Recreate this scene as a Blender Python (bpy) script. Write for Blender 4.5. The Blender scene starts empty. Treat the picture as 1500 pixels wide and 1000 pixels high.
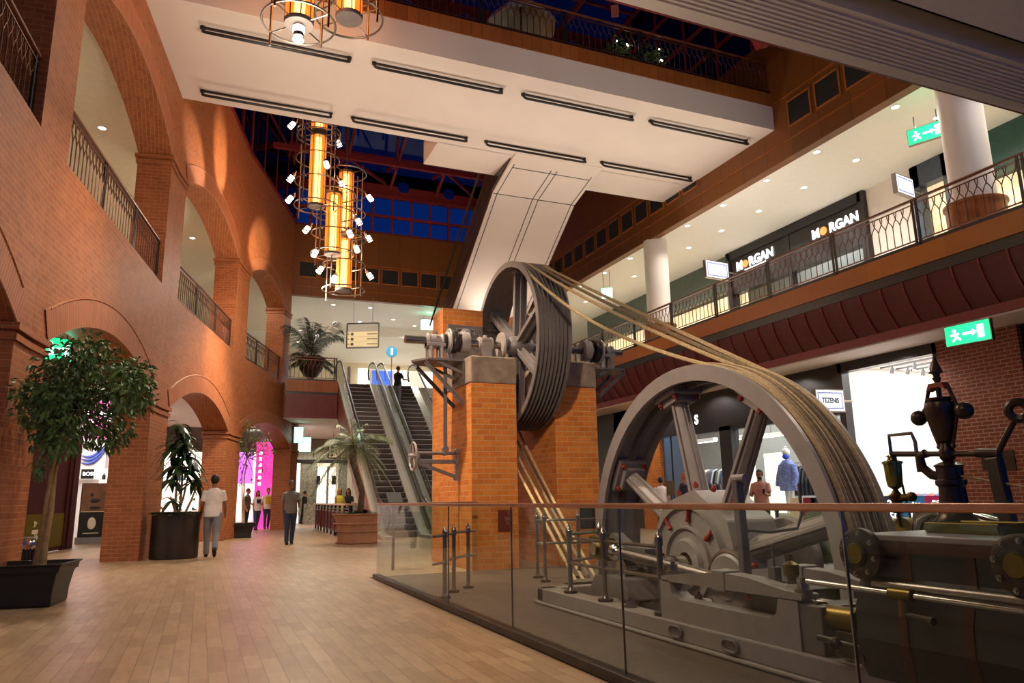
import bpy, math, random
from mathutils import Vector as V, Matrix
from mathutils.geometry import tessellate_polygon
random.seed(11)
sc = bpy.context.scene
COL = sc.collection
PI = math.pi
# ------------------------------------------------------------------ camera geometry (X right, Y along the hall, Z up; metres)
FPX, CAMH, ROLL = 1075.0, 1.18, math.radians(1.0)
_hy = 735.5 - math.tan(ROLL) * 385
PITCH = math.atan((_hy - 500) * math.cos(ROLL) / FPX)
_up = V((-math.sin(ROLL) * math.cos(PITCH), math.cos(ROLL) * math.cos(PITCH), math.sin(PITCH)))
_y = V((294 - 750., 500 - (735.5 + math.tan(ROLL) * 71), FPX)); _y = (_y - _up * _y.dot(_up)).normalized()
_x = _y.cross(_up)
if _x.x < 0: _x = -_x
CAM = V((0, 0, CAMH))
def ray(px, py):
    d = V((px - 750., 500. - py, FPX)); return V((_x.dot(d), _y.dot(d), _up.dot(d)))
def atx(px, py, x): d = ray(px, py); return CAM + d * (x / d.x)
def aty(px, py, y): d = ray(px, py); return CAM + d * (y / d.y)
def atz(px, py, z=0.): d = ray(px, py); return CAM + d * ((z - CAMH) / d.z)
# ------------------------------------------------------------------ mesh builder
def frame(ax):
    ax = V(ax).normalized(); h = V((0, 0, 1)) if abs(ax.z) < .95 else V((1, 0, 0))
    u = h.cross(ax).normalized(); return u, ax.cross(u).normalized(), ax
class MB:
    def __init__(s): s.v = []; s.f = []; s.sm = []; s.uv = None
    def add(s, vs, fs, sm=False):
        b = len(s.v); s.v += [tuple(v) for v in vs]; s.f += [tuple(i + b for i in f) for f in fs]; s.sm += [sm] * len(fs); return s
    def box(s, a, b, R=None, c=None):
        x0, y0, z0 = [min(a[i], b[i]) for i in range(3)]; x1, y1, z1 = [max(a[i], b[i]) for i in range(3)]
        vs = [V(p) for p in ((x0,y0,z0),(x1,y0,z0),(x1,y1,z0),(x0,y1,z0),(x0,y0,z1),(x1,y0,z1),(x1,y1,z1),(x0,y1,z1))]
        if R is not None:
            c = V(c) if c is not None else sum(vs, V()) / 8
            vs = [c + R @ (v - c) for v in vs]
        return s.add(vs, [(0,3,2,1),(4,5,6,7),(0,1,5,4),(1,2,6,5),(2,3,7,6),(3,0,4,7)])
    def bar(s, p, q, w, h, up=(0, 0, 1)):
        p, q = V(p), V(q); d = (q - p).normalized(); up = V(up)
        if abs(d.dot(up)) > .98: up = V((0, 1, 0))
        u = d.cross(up).normalized() * (w / 2); t = u.normalized().cross(d).normalized() * (h / 2)
        vs = [p-u-t, p+u-t, p+u+t, p-u+t, q-u-t, q+u-t, q+u+t, q-u+t]
        return s.add(vs, [(0,1,2,3),(7,6,5,4),(4,5,1,0),(5,6,2,1),(6,7,3,2),(7,4,0,3)])
    def cyl(s, p, q, r0, r1=None, n=16, caps=True):
        r1 = r0 if r1 is None else r1; p, q = V(p), V(q); u, w, d = frame(q - p)
        vs = []
        for c, r in ((p, r0), (q, r1)):
            for i in range(n):
                a = 2 * PI * i / n; vs.append(c + u * (r * math.cos(a)) + w * (r * math.sin(a)))
        s.add(vs, [(i, (i + 1) % n, n + (i + 1) % n, n + i) for i in range(n)], True)
        if caps: s.add(vs[:n], [tuple(range(n - 1, -1, -1))]); s.add(vs[n:], [tuple(range(n))])
        return s
    def tube(s, pts, r, n=8, closed=False, caps=True):
        pts = [V(p) for p in pts]; m = len(pts); rs = r if isinstance(r, (list, tuple)) else [r] * m
        vs = []; u = None
        for i, p in enumerate(pts):
            a = pts[(i - 1) % m] if (closed or i > 0) else p; b = pts[(i + 1) % m] if (closed or i < m - 1) else p
            d = (b - a).normalized()
            if u is None: u = frame(d)[0]
            u = (u - d * u.dot(d)).normalized(); w = d.cross(u)
            for k in range(n):
                t = 2 * PI * k / n; vs.append(p + u * (rs[i] * math.cos(t)) + w * (rs[i] * math.sin(t)))
        fs = []
        for i in range(m if closed else m - 1):
            j = (i + 1) % m
            for k in range(n): fs.append((i*n+k, i*n+(k+1) % n, j*n+(k+1) % n, j*n+k))
        s.add(vs, fs, True)
        if caps and not closed: s.add(vs[:n], [tuple(range(n-1, -1, -1))]); s.add(vs[-n:], [tuple(range(n))])
        return s
    def lathe(s, prof, o, ax=(0, 0, 1), n=24, sm=True, a0=0, a1=2 * PI, sq=None):
        o = V(o); u, w, d = frame(ax); full = abs(a1 - a0 - 2 * PI) < 1e-6; m = len(prof); k = n if full else n + 1
        vs = []
        for i in range(k):
            a = a0 + (a1 - a0) * i / n
            for r, z in prof:
                vs.append(o + u * (r * math.cos(a)) + w * (r * math.sin(a)) + d * z)
        fs = []
        for i in range(n):
            j = (i + 1) % k
            for t in range(m - 1): fs.append((i*m+t, j*m+t, j*m+t+1, i*m+t+1))
        return s.add(vs, fs, sm)
    def sphere(s, c, r, n=14, sc_=(1, 1, 1), R=None):
        c = V(c); vs = []; fs = []; m = n // 2
        for i in range(m + 1):
            t = PI * i / m
            for k in range(n):
                p = 2 * PI * k / n; q = V((r*sc_[0]*math.sin(t)*math.cos(p), r*sc_[1]*math.sin(t)*math.sin(p), r*sc_[2]*math.cos(t)))
                vs.append(c + (R @ q if R is not None else q))
        for i in range(m):
            for k in range(n): fs.append((i*n+k, (i+1)*n+k, (i+1)*n+(k+1) % n, i*n+(k+1) % n))
        return s.add(vs, fs, True)
    def ring(s, c, ax, R, r, n=32, m=6):
        c = V(c); u, w, d = frame(ax)
        return s.tube([c + u*(R*math.cos(2*PI*i/n)) + w*(R*math.sin(2*PI*i/n)) for i in range(n)], r, m, True)
    def prism(s, poly, o, u, w, depth, holes=()):
        """polygon (2D, with holes) in the plane o + a*u + b*w, extruded along u x w by depth"""
        o, u, w = V(o), V(u).normalized(), V(w).normalized(); d = u.cross(w).normalized() * depth
        loops = [list(poly)] + [list(h) for h in holes]
        flat = [p for l in loops for p in l]
        tris = tessellate_polygon([[V((p[0], p[1], 0)) for p in l] for l in loops])
        A = [o + u * p[0] + w * p[1] for p in flat]; B = [p + d for p in A]; n = len(flat)
        fs = []
        for t in tris:
            a, b, c = t; q = (V(flat[b]) - V(flat[a])).cross(V(flat[c]) - V(flat[a])) if False else (flat[b][0]-flat[a][0])*(flat[c][1]-flat[a][1])-(flat[b][1]-flat[a][1])*(flat[c][0]-flat[a][0])
            if q > 0: fs.append((c, b, a)); fs.append((a+n, b+n, c+n))
            else: fs.append((a, b, c)); fs.append((c+n, b+n, a+n))
        s.add(A + B, fs)
        b = 0
        for k, l in enumerate(loops):
            m = len(l); area = sum(l[i][0]*l[(i+1) % m][1]-l[(i+1) % m][0]*l[i][1] for i in range(m)); ccw = (area > 0) == (k == 0)
            idx = [b + i for i in range(m)]; ff = []
            for i in range(m):
                p, q = idx[i], idx[(i+1) % m]
                ff.append((p, q, q+n, p+n) if ccw else (q, p, p+n, q+n))
            s.add(A + B, ff); b += m
        return s
    def quad(s, a, b, c, d): return s.add([a, b, c, d], [(0, 1, 2, 3)])
ORG = {}
def link(o, name):
    o.name = name; COL.objects.link(o); return o
def props(o, label=None, cat=None, group=None, kind=None):
    if label: o['label'] = label
    if cat: o['category'] = cat
    if group: o['group'] = group
    if kind: o['kind'] = kind
    return o
def thing(name, label, cat, loc=(0, 0, 0), group=None):
    o = bpy.data.objects.new(name, None); link(o, name); o.empty_display_size = .1
    o.location = loc; ORG[o.name] = V(loc); return props(o, label, cat, group)
def setuv(me):
    uv = me.uv_layers.new(name='UVMap'); vs = me.vertices; out = [0.] * (2 * len(me.loops))
    off = V(me.get('off', (0, 0, 0)))
    for p in me.polygons:
        n = p.normal
        if abs(n.z) < .75:
            t = V((-n.y, n.x, 0)).normalized()
            if abs(t.y) > abs(t.x):
                if t.y < 0: t = -t
            elif t.x < 0: t = -t
            for li in p.loop_indices:
                c = vs[me.loops[li].vertex_index].co + off; out[2*li] = c.dot(t); out[2*li+1] = c.z
        else:
            for li in p.loop_indices:
                c = vs[me.loops[li].vertex_index].co + off; out[2*li] = c.y; out[2*li+1] = c.x
    uv.data.foreach_set('uv', out)
def part(name, mb, mat, parent=None, label=None, bev=0, sub=0, remesh=0, kind=None, org=None, smooth=None):
    """one mesh object; geometry is given in world coordinates"""
    me = bpy.data.meshes.new(name)
    if parent is not None: off = ORG[parent.name]
    elif org is not None: off = V(org)
    else:
        xs = [v[0] for v in mb.v]; ys = [v[1] for v in mb.v]; zs = [v[2] for v in mb.v]
        off = V(((min(xs)+max(xs))/2, (min(ys)+max(ys))/2, min(zs)))
    me.from_pydata([(v[0]-off.x, v[1]-off.y, v[2]-off.z) for v in mb.v], [], mb.f)
    me.polygons.foreach_set('use_smooth', [bool(x) for x in mb.sm] if smooth is None else [smooth] * len(mb.f))
    me.validate(); me.update(); me['off'] = tuple(off)
    if not remesh and len(mb.f) < 30000 and any(mb.sm): me.set_sharp_from_angle(angle=.62)
    if mat.get('uv'):
        if mb.uv: 
            uv = me.uv_layers.new(name='UVMap')
            for l in me.loops: uv.data[l.index].uv = mb.uv[l.vertex_index]
        else: setuv(me)
    me.materials.append(mat)
    o = bpy.data.objects.new(name, me); link(o, name); ORG[o.name] = off
    if parent is not None: o.parent = parent
    else: o.location = off
    if label: o['label'] = label
    if kind: o['kind'] = kind
    if bev:
        m = o.modifiers.new('Bevel', 'BEVEL'); m.width = bev; m.segments = 2; m.limit_method = 'ANGLE'; m.angle_limit = .6
    if remesh:
        m = o.modifiers.new('Remesh', 'REMESH'); m.mode = 'VOXEL'; m.voxel_size = remesh; m.use_smooth_shade = True
        m = o.modifiers.new('Smooth', 'SMOOTH'); m.factor = .5; m.iterations = 3
    if sub:
        m = o.modifiers.new('Subdivision', 'SUBSURF'); m.levels = m.render_levels = sub
    return o
def solo(name, mb, mat, label, cat, group=None, **k):
    return props(part(name, mb, mat, **k), label, cat, group)
def struct(name, mb, mat, parent=None, **k):
    o = part(name, mb, mat, parent, **k); o['kind'] = 'structure'; return o
def kids(o): return list(o.children)
def dup(root, loc, rotz=None, label=None, group=None):
    def cp(o, par):
        c = o.copy(); COL.objects.link(c)
        if par is not None: c.parent = par
        for ch in kids(o): cp(ch, c)
        return c
    r = cp(root, None); r.location = loc
    if rotz is not None: r.rotation_euler = (0, 0, rotz)
    if label: r['label'] = label
    if group: r['group'] = group
    return r
def text(name, s, mat, parent, loc, rot, size, ext=.006, align='CENTER', label=None, sx=1.0, bold=0.0):
    cu = bpy.data.curves.new(name, 'FONT'); cu.body = s; cu.size = size; cu.extrude = ext; cu.align_x = align; cu.align_y = 'CENTER'; cu.offset = bold
    cu.materials.append(mat); o = bpy.data.objects.new(name, cu); link(o, name)
    if parent is not None: o.parent = parent; o.location = V(loc) - ORG[parent.name]
    else: o.location = loc
    o.rotation_euler = (0, 0, 0); bpy.context.view_layer.update()
    me = bpy.data.meshes.new_from_object(o.evaluated_get(bpy.context.evaluated_depsgraph_get())); lo = o.location.copy()
    bpy.data.objects.remove(o); me.name = name; q = bpy.data.objects.new(name, me); link(q, name)
    if parent is not None: q.parent = parent
    q.location = lo; q.rotation_euler = rot; q.scale = (sx, 1, 1); ORG[q.name] = V(loc)
    if label: q['label'] = label
    return q
# ------------------------------------------------------------------ materials
def S(h, a=1.0):
    if isinstance(h, str):
        h = h.lstrip('#'); h = [int(h[i:i+2], 16) / 255 for i in (0, 2, 4)]
    return tuple([c / 12.92 if c <= .04045 else ((c + .055) / 1.055) ** 2.4 for c in h]) + (a,)
def mat(name, col, rough=.5, metal=0., emit=0., var=.12, scale=6., bump=0., spec=None, emcol=None, coat=0., trans=0.):
    m = bpy.data.materials.new(name); m.use_nodes = True; nt = m.node_tree; N = nt.nodes; L = nt.links
    b = N['Principled BSDF']; c = S(col)
    b.inputs['Roughness'].default_value = rough; b.inputs['Metallic'].default_value = metal
    if spec is not None: b.inputs['Specular IOR Level'].default_value = spec
    if coat: b.inputs['Coat Weight'].default_value = coat
    tc = N.new('ShaderNodeTexCoord'); nz = N.new('ShaderNodeTexNoise'); nz.inputs['Scale'].default_value = scale; nz.inputs['Detail'].default_value = 4
    L.new(tc.outputs['Object'], nz.inputs['Vector'])
    rp = N.new('ShaderNodeValToRGB'); rp.color_ramp.elements[0].position = .3; rp.color_ramp.elements[1].position = .7
    rp.color_ramp.elements[0].color = tuple(x * (1 - var) for x in c[:3]) + (1,); rp.color_ramp.elements[1].color = tuple(min(1, x * (1 + var)) for x in c[:3]) + (1,)
    L.new(nz.outputs['Fac'], rp.inputs['Fac']); L.new(rp.outputs['Color'], b.inputs['Base Color'])
    if bump:
        bp = N.new('ShaderNodeBump'); bp.inputs['Strength'].default_value = bump; bp.inputs['Distance'].default_value = .01
        L.new(nz.outputs['Fac'], bp.inputs['Height']); L.new(bp.outputs['Normal'], b.inputs['Normal'])
    if emit:
        b.inputs['Emission Color'].default_value = S(emcol or col); b.inputs['Emission Strength'].default_value = emit
    if trans: b.inputs['Transmission Weight'].default_value = trans
    return m
def brick(name, c1, c2, mortar, bw=.24, bh=.094, ms=.007, rough=.75, bump=.5, off=.5, plank=False, bias=0., coat=0., noise=.25, spec=.35):
    m = bpy.data.materials.new(name); m.use_nodes = True; m['uv'] = 1; nt = m.node_tree; N = nt.nodes; L = nt.links; b = N['Principled BSDF']
    tc = N.new('ShaderNodeTexCoord'); br = N.new('ShaderNodeTexBrick'); br.offset = off; br.inputs['Scale'].default_value = 1
    br.inputs['Color1'].default_value = S(c1); br.inputs['Color2'].default_value = S(c2); br.inputs['Mortar'].default_value = S(mortar)
    br.inputs['Brick Width'].default_value = bw; br.inputs['Row Height'].default_value = bh; br.inputs['Mortar Size'].default_value = ms
    br.inputs['Mortar Smooth'].default_value = .2; br.inputs['Bias'].default_value = bias
    L.new(tc.outputs['UV'], br.inputs['Vector'])
    nz = N.new('ShaderNodeTexNoise'); nz.inputs['Scale'].default_value = 1.3; nz.inputs['Detail'].default_value = 6
    mp = N.new('ShaderNodeMapping'); L.new(tc.outputs['UV'], mp.inputs['Vector']); L.new(mp.outputs['Vector'], nz.inputs['Vector'])
    if plank: mp.inputs['Scale'].default_value = (2.5, 14, 1)
    else: mp.inputs['Scale'].default_value = (3, 3, 3)
    mr = N.new('ShaderNodeMapRange'); mr.inputs['To Min'].default_value = 1 - noise; mr.inputs['To Max'].default_value = 1 + noise; L.new(nz.outputs['Fac'], mr.inputs['Value'])
    mx = N.new('ShaderNodeMix'); mx.data_type = 'RGBA'; mx.blend_type = 'MULTIPLY'; mx.inputs['Factor'].default_value = 1
    L.new(br.outputs['Color'], mx.inputs[6]); L.new(mr.outputs['Result'], mx.inputs[7]); L.new(mx.outputs[2], b.inputs['Base Color'])
    b.inputs['Roughness'].default_value = rough; b.inputs['Specular IOR Level'].default_value = spec
    if coat: b.inputs['Coat Weight'].default_value = coat; b.inputs['Coat Roughness'].default_value = .35
    iv = N.new('ShaderNodeMath'); iv.operation = 'SUBTRACT'; iv.inputs[0].default_value = 1; L.new(br.outputs['Fac'], iv.inputs[1])
    bp = N.new('ShaderNodeBump'); bp.inputs['Strength'].default_value = bump; bp.inputs['Distance'].default_value = .006
    L.new(iv.outputs[0], bp.inputs['Height']); L.new(bp.outputs['Normal'], b.inputs['Normal'])
    return m
def glow(name, col, st, col2=None, scale=3.):
    m = bpy.data.materials.new(name); m.use_nodes = True; nt = m.node_tree; N = nt.nodes; L = nt.links; b = N['Principled BSDF']
    b.inputs['Base Color'].default_value = S(col); b.inputs['Emission Strength'].default_value = st
    tc = N.new('ShaderNodeTexCoord'); nz = N.new('ShaderNodeTexNoise'); nz.inputs['Scale'].default_value = scale; L.new(tc.outputs['Object'], nz.inputs['Vector'])
    rp = N.new('ShaderNodeValToRGB'); rp.color_ramp.elements[0].color = S(col2 or col); rp.color_ramp.elements[1].color = S(col)
    rp.color_ramp.elements[0].position = .35; rp.color_ramp.elements[1].position = .65
    L.new(nz.outputs['Fac'], rp.inputs['Fac']); L.new(rp.outputs['Color'], b.inputs['Emission Color']); return m
def glassmat(name, tint='#f4fbf8', ior=1.27, rough=.0):
    m = bpy.data.materials.new(name); m.use_nodes = True; nt = m.node_tree; N = nt.nodes; L = nt.links
    N.remove(N['Principled BSDF']); o = N['Material Output']; t = N.new('ShaderNodeBsdfTransparent'); t.inputs[0].default_value = S(tint)
    g = N.new('ShaderNodeBsdfGlossy'); g.inputs['Roughness'].default_value = rough; f = N.new('ShaderNodeFresnel'); ge = N.new('ShaderNodeNewGeometry'); mr = N.new('ShaderNodeMapRange')
    mr.inputs['To Min'].default_value = ior; mr.inputs['To Max'].default_value = 1 / ior; L.new(ge.outputs['Backfacing'], mr.inputs['Value']); L.new(mr.outputs[0], f.inputs[0])
    x = N.new('ShaderNodeMixShader'); L.new(f.outputs[0], x.inputs[0]); L.new(t.outputs[0], x.inputs[1]); L.new(g.outputs[0], x.inputs[2]); L.new(x.outputs[0], o.inputs[0]); return m
M = {}
M['brick_wall'] = brick('arcade brick', '#9e582c', '#8c4a22', '#a87a52', .24, .085, .005, rough=.6, spec=.4, bump=.6)
M['brick_arch'] = brick('arch soldier brick', '#a05a34', '#92502e', '#b08462', .075, .46, .006, off=0, rough=.6)
M['brick_pillar'] = brick('pillar brick', '#cf7a2c', '#bb6420', '#b8935f', .235, .094, .0062, rough=.65)
M['brick_shop'] = brick('shopfront brick', '#8a4a30', '#7a3c28', '#a98a70', .23, .08, .009, rough=.7)
M['planks'] = brick('floor planks', '#a98c6c', '#927556', '#6c543c', .5, .125, .0028, rough=.36, bump=.12, off=.37, plank=True, noise=.3, spec=.45)
M['wood'] = brick('cherry wood panels', '#744319', '#663c15', '#35200c', 1.0, 9., .008, rough=.45, bump=.3, off=0, plank=False, noise=.15)
M['wood_v'] = brick('vertical wood boards', '#9a5a24', '#8a4c1c', '#5a3010', .26, 9., .006, rough=.45, bump=.2, off=0, noise=.2)
M['wood_o'] = brick('gallery edge veneer', '#a8641e', '#9c5a1a', '#8a4e16', 1.9, 9., .004, rough=.4, bump=.1, off=0, noise=.12)
M['white'] = mat('white plaster', '#ddd3c8', .7, var=.03, scale=2)
M['bridge_white'] = mat('painted bridge soffit', '#d9cabc', .65, var=.03, scale=.7)
M['cream'] = mat('cream plaster', '#d8cdb4', .7, var=.04)
M['ceil'] = mat('gallery ceiling paint', '#e2ddd2', .7, var=.02)
M['red'] = mat('red painted steel', '#74201a', .5, var=.15)
M['cove'] = mat('oxblood panels', '#661f1a', .5, var=.1)
M['black'] = mat('black metal', '#15110f', .4, var=.2)
M['blackm'] = mat('matte black', '#0f0d0d', .7, var=.2)
M['railmetal'] = mat('wrought bronze', '#6b4332', .35, .6, var=.25)
M['railpost'] = mat('dark steel posts', '#3a3836', .35, .7, var=.2)
M['handrail'] = mat('stained handrail', '#6b3a20', .35, var=.2)
M['chrome'] = mat('polished steel', '#b9b2aa', .18, 1., var=.06)
M['steel'] = mat('brushed steel', '#8f857c', .32, 1., var=.12)
M['darksteel'] = mat('dark machine steel', '#4a423c', .38, .85, var=.25)
M['iron'] = mat('grey painted iron', '#8d827b', .42, .1, var=.08, bump=.05)
M['iron_d'] = mat('dark grey painted iron', '#6a615c', .45, .2, var=.12, bump=.05)
M['bolt'] = mat('red painted bolts', '#8e2e1c', .45, var=.15)
M['brass'] = mat('aged brass', '#75602f', .36, 1., var=.2)
M['copper'] = mat('copper strap', '#4a2c1e', .4, .5, var=.2)
M['lag'] = mat('dark lagging', '#221c19', .4, .1, var=.2)
M['stone'] = mat('weathered cap stone', '#85705e', .9, var=.3, scale=5, bump=.6)
M['rope'] = mat('hemp rope', '#b79d72', .85, var=.25, scale=25, bump=.4)
M['rope_d'] = mat('greased rope', '#55483a', .6, var=.3, scale=25, bump=.4)
M['plate'] = mat('machine floor plate', '#54453a', .5, var=.2, scale=12, bump=.2)
M['concrete'] = mat('grey painted plinth', '#7b7068', .5, var=.1)
M['tile'] = mat('pale shop floor', '#c9bcae', .35, var=.06)
M['glass'] = glassmat('clear glass', '#f7fbf8')
M['roofglass'] = glassmat('roof glass', '#3a4a66'); M['gableglass'] = glassmat('gable glass', '#b8c4d8')
M['leaf'] = mat('glossy leaf', '#4a6530', .45, var=.45, scale=3)
M['leaf2'] = mat('dracaena leaf', '#2c4727', .35, var=.4, scale=3)
M['leaf3'] = mat('palm frond', '#76845a', .5, var=.4, scale=2)
M['bark'] = mat('pale bark', '#9a7d52', .8, var=.25, scale=14, bump=.5)
M['trunk'] = mat('brown trunk', '#5a4632', .85, var=.3, scale=14, bump=.5)
M['soil'] = mat('potting soil', '#241a14', .95, var=.3, bump=.5)
M['pot'] = mat('black plastic pot', '#1b1716', .5, var=.15)
M['pot_m'] = mat('dark patinated drum', '#33261f', .4, .3, var=.3, scale=3)
M['terra'] = mat('terracotta', '#ab7a58', .75, var=.12)
M['skin'] = mat('skin', '#a86f50', .55, var=.05)
M['skin2'] = mat('tanned skin', '#8a5a40', .55, var=.05)
M['hair'] = mat('dark hair', '#120d0b', .6, var=.3)
M['hair_b'] = mat('brown hair', '#6a3a1c', .55, var=.3, scale=20)
M['hair_y'] = mat('blond hair', '#b08a4a', .55, var=.3, scale=20)
def cloth(n, c): 
    M[n] = mat(n.replace('_', ' ') + ' cloth', c, .85, var=.1, scale=9, bump=.2); return M[n]
for n, c in dict(c_white='#e4d8cf', c_grey='#7d7570', c_jean='#39445c', c_jean2='#79797f', c_dark='#1c1a1c', c_yellow='#d8b818', c_lime='#d8d03a', c_pink='#c08c82', c_navy='#1d2338').items(): cloth(n, c)
M['paper'] = mat('white card', '#e8e4e0', .6, var=.02)
M['sign_w'] = glow('lit white sign', '#e8ecfa', .72)
M['sign_g'] = glow('lit green exit sign', '#20c07a', 1.5)
M['sign_c'] = glow('washed out exit sign', '#a8f4dc', 1.6)
M['glyph_w'] = glow('white sign glyph', '#e8fff4', 3.)
M['letter'] = glow('lit white letters', '#ffffff', 3.)
M['amber'] = glow('amber lamp panel', '#e88a2a', 1.2, '#c8641a', 2.)
_n = M['amber'].node_tree; _t = _n.nodes.new('ShaderNodeBsdfTransparent'); _t.inputs[0].default_value = S('#ffc070'); _m = _n.nodes.new('ShaderNodeMixShader'); _m.inputs[0].default_value = .5
_n.links.new(_n.nodes['Principled BSDF'].outputs[0], _m.inputs[1]); _n.links.new(_t.outputs[0], _m.inputs[2]); _n.links.new(_m.outputs[0], _n.nodes['Material Output'].inputs[0])
M['hot'] = glow('lamp core', '#fff0c8', 9.)
M['lampface'] = glow('lamp face', '#fff6e0', 6.)
M['pink'] = glow('pink lit panel', '#f0409a', 1.3, '#e83090')
M['pink2'] = glow('pale pink lightbox', '#f080b0', 1.2, '#e060c0')
M['blue'] = glow('blue lit poster', '#2f62d8', 1.3, '#2a50c0')
M['shopwall'] = mat('white shop wall', '#f0ece6', .6, var=.02)
# ================================================================== SETTING
# ---- floors
GX, GY = 2.57, 11.71                       # glass balustrade line and its far corner
mb = MB()
mb.box((-10, -4, -.3), (GX - .06, 58, 0)).box((GX - .06, 12.0, -.3), (14.95, 58, 0)).box((10.6, -4, -.3), (14.95, 12.0, 0))
struct('floor', mb, M['planks'])
mb = MB(); PX0, PX1, PY0, PY1 = 4.75, 6.05, 4.5, 9.7     # flywheel pit
mb.box((GX - .06, -4, -.3), (PX0, 12.0, -.004)).box((PX1, -4, -.3), (10.6, 12.0, -.004)).box((PX0, -4, -.3), (PX1, PY0, -.004)).box((PX0, PY1, -.3), (PX1, 12.0, -.004))
struct('floor_machine_pit', mb, M['plate'])
mb = MB(); mb.box((PX0 - .1, PY0 - .1, -2.2), (PX1 + .1, PY1 + .1, -2.1))
for a, b in (((PX0-.1, PY0-.1), (PX0, PY1+.1)), ((PX1, PY0-.1), (PX1+.1, PY1+.1)), ((PX0, PY0-.1), (PX1, PY0)), ((PX0, PY1), (PX1, PY1+.1))):
    mb.box((a[0], a[1], -2.1), (b[0], b[1], -.3))
struct('wall_pit', mb, M['blackm'])
mb = MB(); mb.box((14.95, -4, -.3), (21, 58, 0)).box((-10, 58, -.3), (21, 60, 0)); struct('floor_shops', mb, M['tile'])
# ---- left arcade: a faceted brick wall with two storeys of segmental arches
ND = [(-3.45, -2.4), (-2.25, 11.3), (-1.04, 18.8), (.86, 26.4), (3.17, 32.9)]
WT, WZ = .75, 13.6
SPL, CRL, SPU, CRU, FL2 = 3.45, 4.2, 9.3, 10.0, 6.15
def plan(i):
    P, Q = V(ND[i] + (0,)), V(ND[i+1] + (0,)); t = (Q - P); L = t.length; t.normalize(); return P, Q, t, V((t.y, -t.x, 0)), L
def at_y(i, y):
    P, Q, t, n, L = plan(i); return (y - P.y) / t.y
OPEN = {0: [(4.9, 10.72)], 1: [(11.87, 18.08)], 2: [(19.52, 25.62)], 3: [(27.15, 31.85)]}
def arc(a, b, zs, zc, n=18):
    h, w = zc - zs, (b - a) / 2; R = (w * w + h * h) / (2 * h); c = zc - R; th = math.asin(w / R)
    return [((a + b) / 2 + R * math.sin(-th + 2 * th * i / n), c + R * math.cos(-th + 2 * th * i / n)) for i in range(n + 1)]
wall = MB(); trims = []
arches = []
for i in range(4):
    P, Q, t, n, L = plan(i); out = [(0, 0)]; holes = []
    for (ya, yb) in OPEN[i]:
        a, b = at_y(i, ya), at_y(i, yb)
        out += [(a, 0)] + arc(a, b, SPL, CRL) + [(b, 0)]
        holes.append([(a, FL2)] + arc(a, b, SPU, CRU) + [(b, FL2)])
        arches.append((i, a, b))
    if i < 3:
        out += [(L, 0), (L, WZ), (0, WZ)]; wall.prism(out, P - n * WT, t, (0, 0, 1), WT, holes)
    else:          # the lower storey runs on under the far gallery
        a, b, L2 = at_y(3, 27.15), at_y(3, 33.9), at_y(3, 35.1)
        wall.prism([(0, 0), (a, 0)] + arc(a, b, SPL, CRL) + [(b, 0), (L2, 0), (L2, 4.6), (0, 4.6)], P - n * WT, t, (0, 0, 1), WT)
        wall.prism([(0, 4.6), (L, 4.6), (L, WZ), (0, WZ)], P - n * WT, t, (0, 0, 1), WT, holes)
P, Q, t, n, L = plan(3)
wall.box((-.37, 0, 0), (.37, .02, WZ), None) if False else None
struct('wall_left', wall, M['brick_wall'])
k = 0
for (i, a, b) in arches:
    P, Q, t, n, L = plan(i)
    for zs, zc in ((SPL, CRL), (SPU, CRU)):
        b_ = b; b = at_y(3, 33.9) if i == 3 and zs == SPL else b
        m = MB(); m.uv = []; pts = arc(a, b, zs, zc, 40); mid = ((a + b) / 2)
        h, w = zc - zs, (b - a) / 2; R = (w*w + h*h) / (2*h); cz = zc - R; s = 0; vs = []
        for j, p in enumerate(pts):
            if j: s += math.hypot(p[0]-pts[j-1][0], p[1]-pts[j-1][1])
            d = V((p[0] - mid, p[1] - cz)).normalized()
            for rr, off, vv in ((0, -.01, 0.), (0, .018, .0), (.46, .018, .46), (.46, -.01, .46)):
                vs.append(P + t * (p[0] + d.x * rr) + V((0, 0, p[1] + d.y * rr)) + n * off); m.uv.append((s, vv))
        fs = []
        for j in range(len(pts) - 1):
            for q in range(3): fs.append((j*4+q, (j+1)*4+q, (j+1)*4+q+1, j*4+q+1))
        m.add(vs, fs); k += 1
        struct('trim_%d' % k, m, M['brick_arch'])
        m = MB(); pts2 = arc(a - .02, b + .02, zs + .47, zc + .47, 30)
        m.tube([P + t * p[0] + V((0, 0, p[1])) + n * .012 for p in pts2], .02, 4); k += 1
        struct('trim_%d' % k, m, M['brick_wall']); b = b_
def impost(i, u0, u1, z):
    P, Q, t, n, L = plan(i); m = MB()
    for dz, pr, hh in ((-.22, .035, .08), (-.09, .06, .09)):
        m.prism([(u0-pr, -WT-pr), (u1+pr, -WT-pr), (u1+pr, pr), (u0-pr, pr)], P + V((0, 0, z + dz)), t, n, -hh)
    return m
for i in range(4):
    P, Q, t, n, L = plan(i)
    for ya, yb in OPEN[i]:
        a, b = at_y(i, ya), at_y(i, yb)
        for z in (SPL, SPU):
            if i > 0: k += 1; struct('trim_%d' % k, impost(i, 0.02, a, z), M['brick_wall'])
            if i == 3 and z == SPL: b, L = at_y(3, 33.9), at_y(3, 35.1)
            k += 1; struct('trim_%d' % k, impost(i, b, L - .02, z), M['brick_wall'])
            if i == 3: b, L = at_y(3, yb), plan(3)[4]
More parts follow.
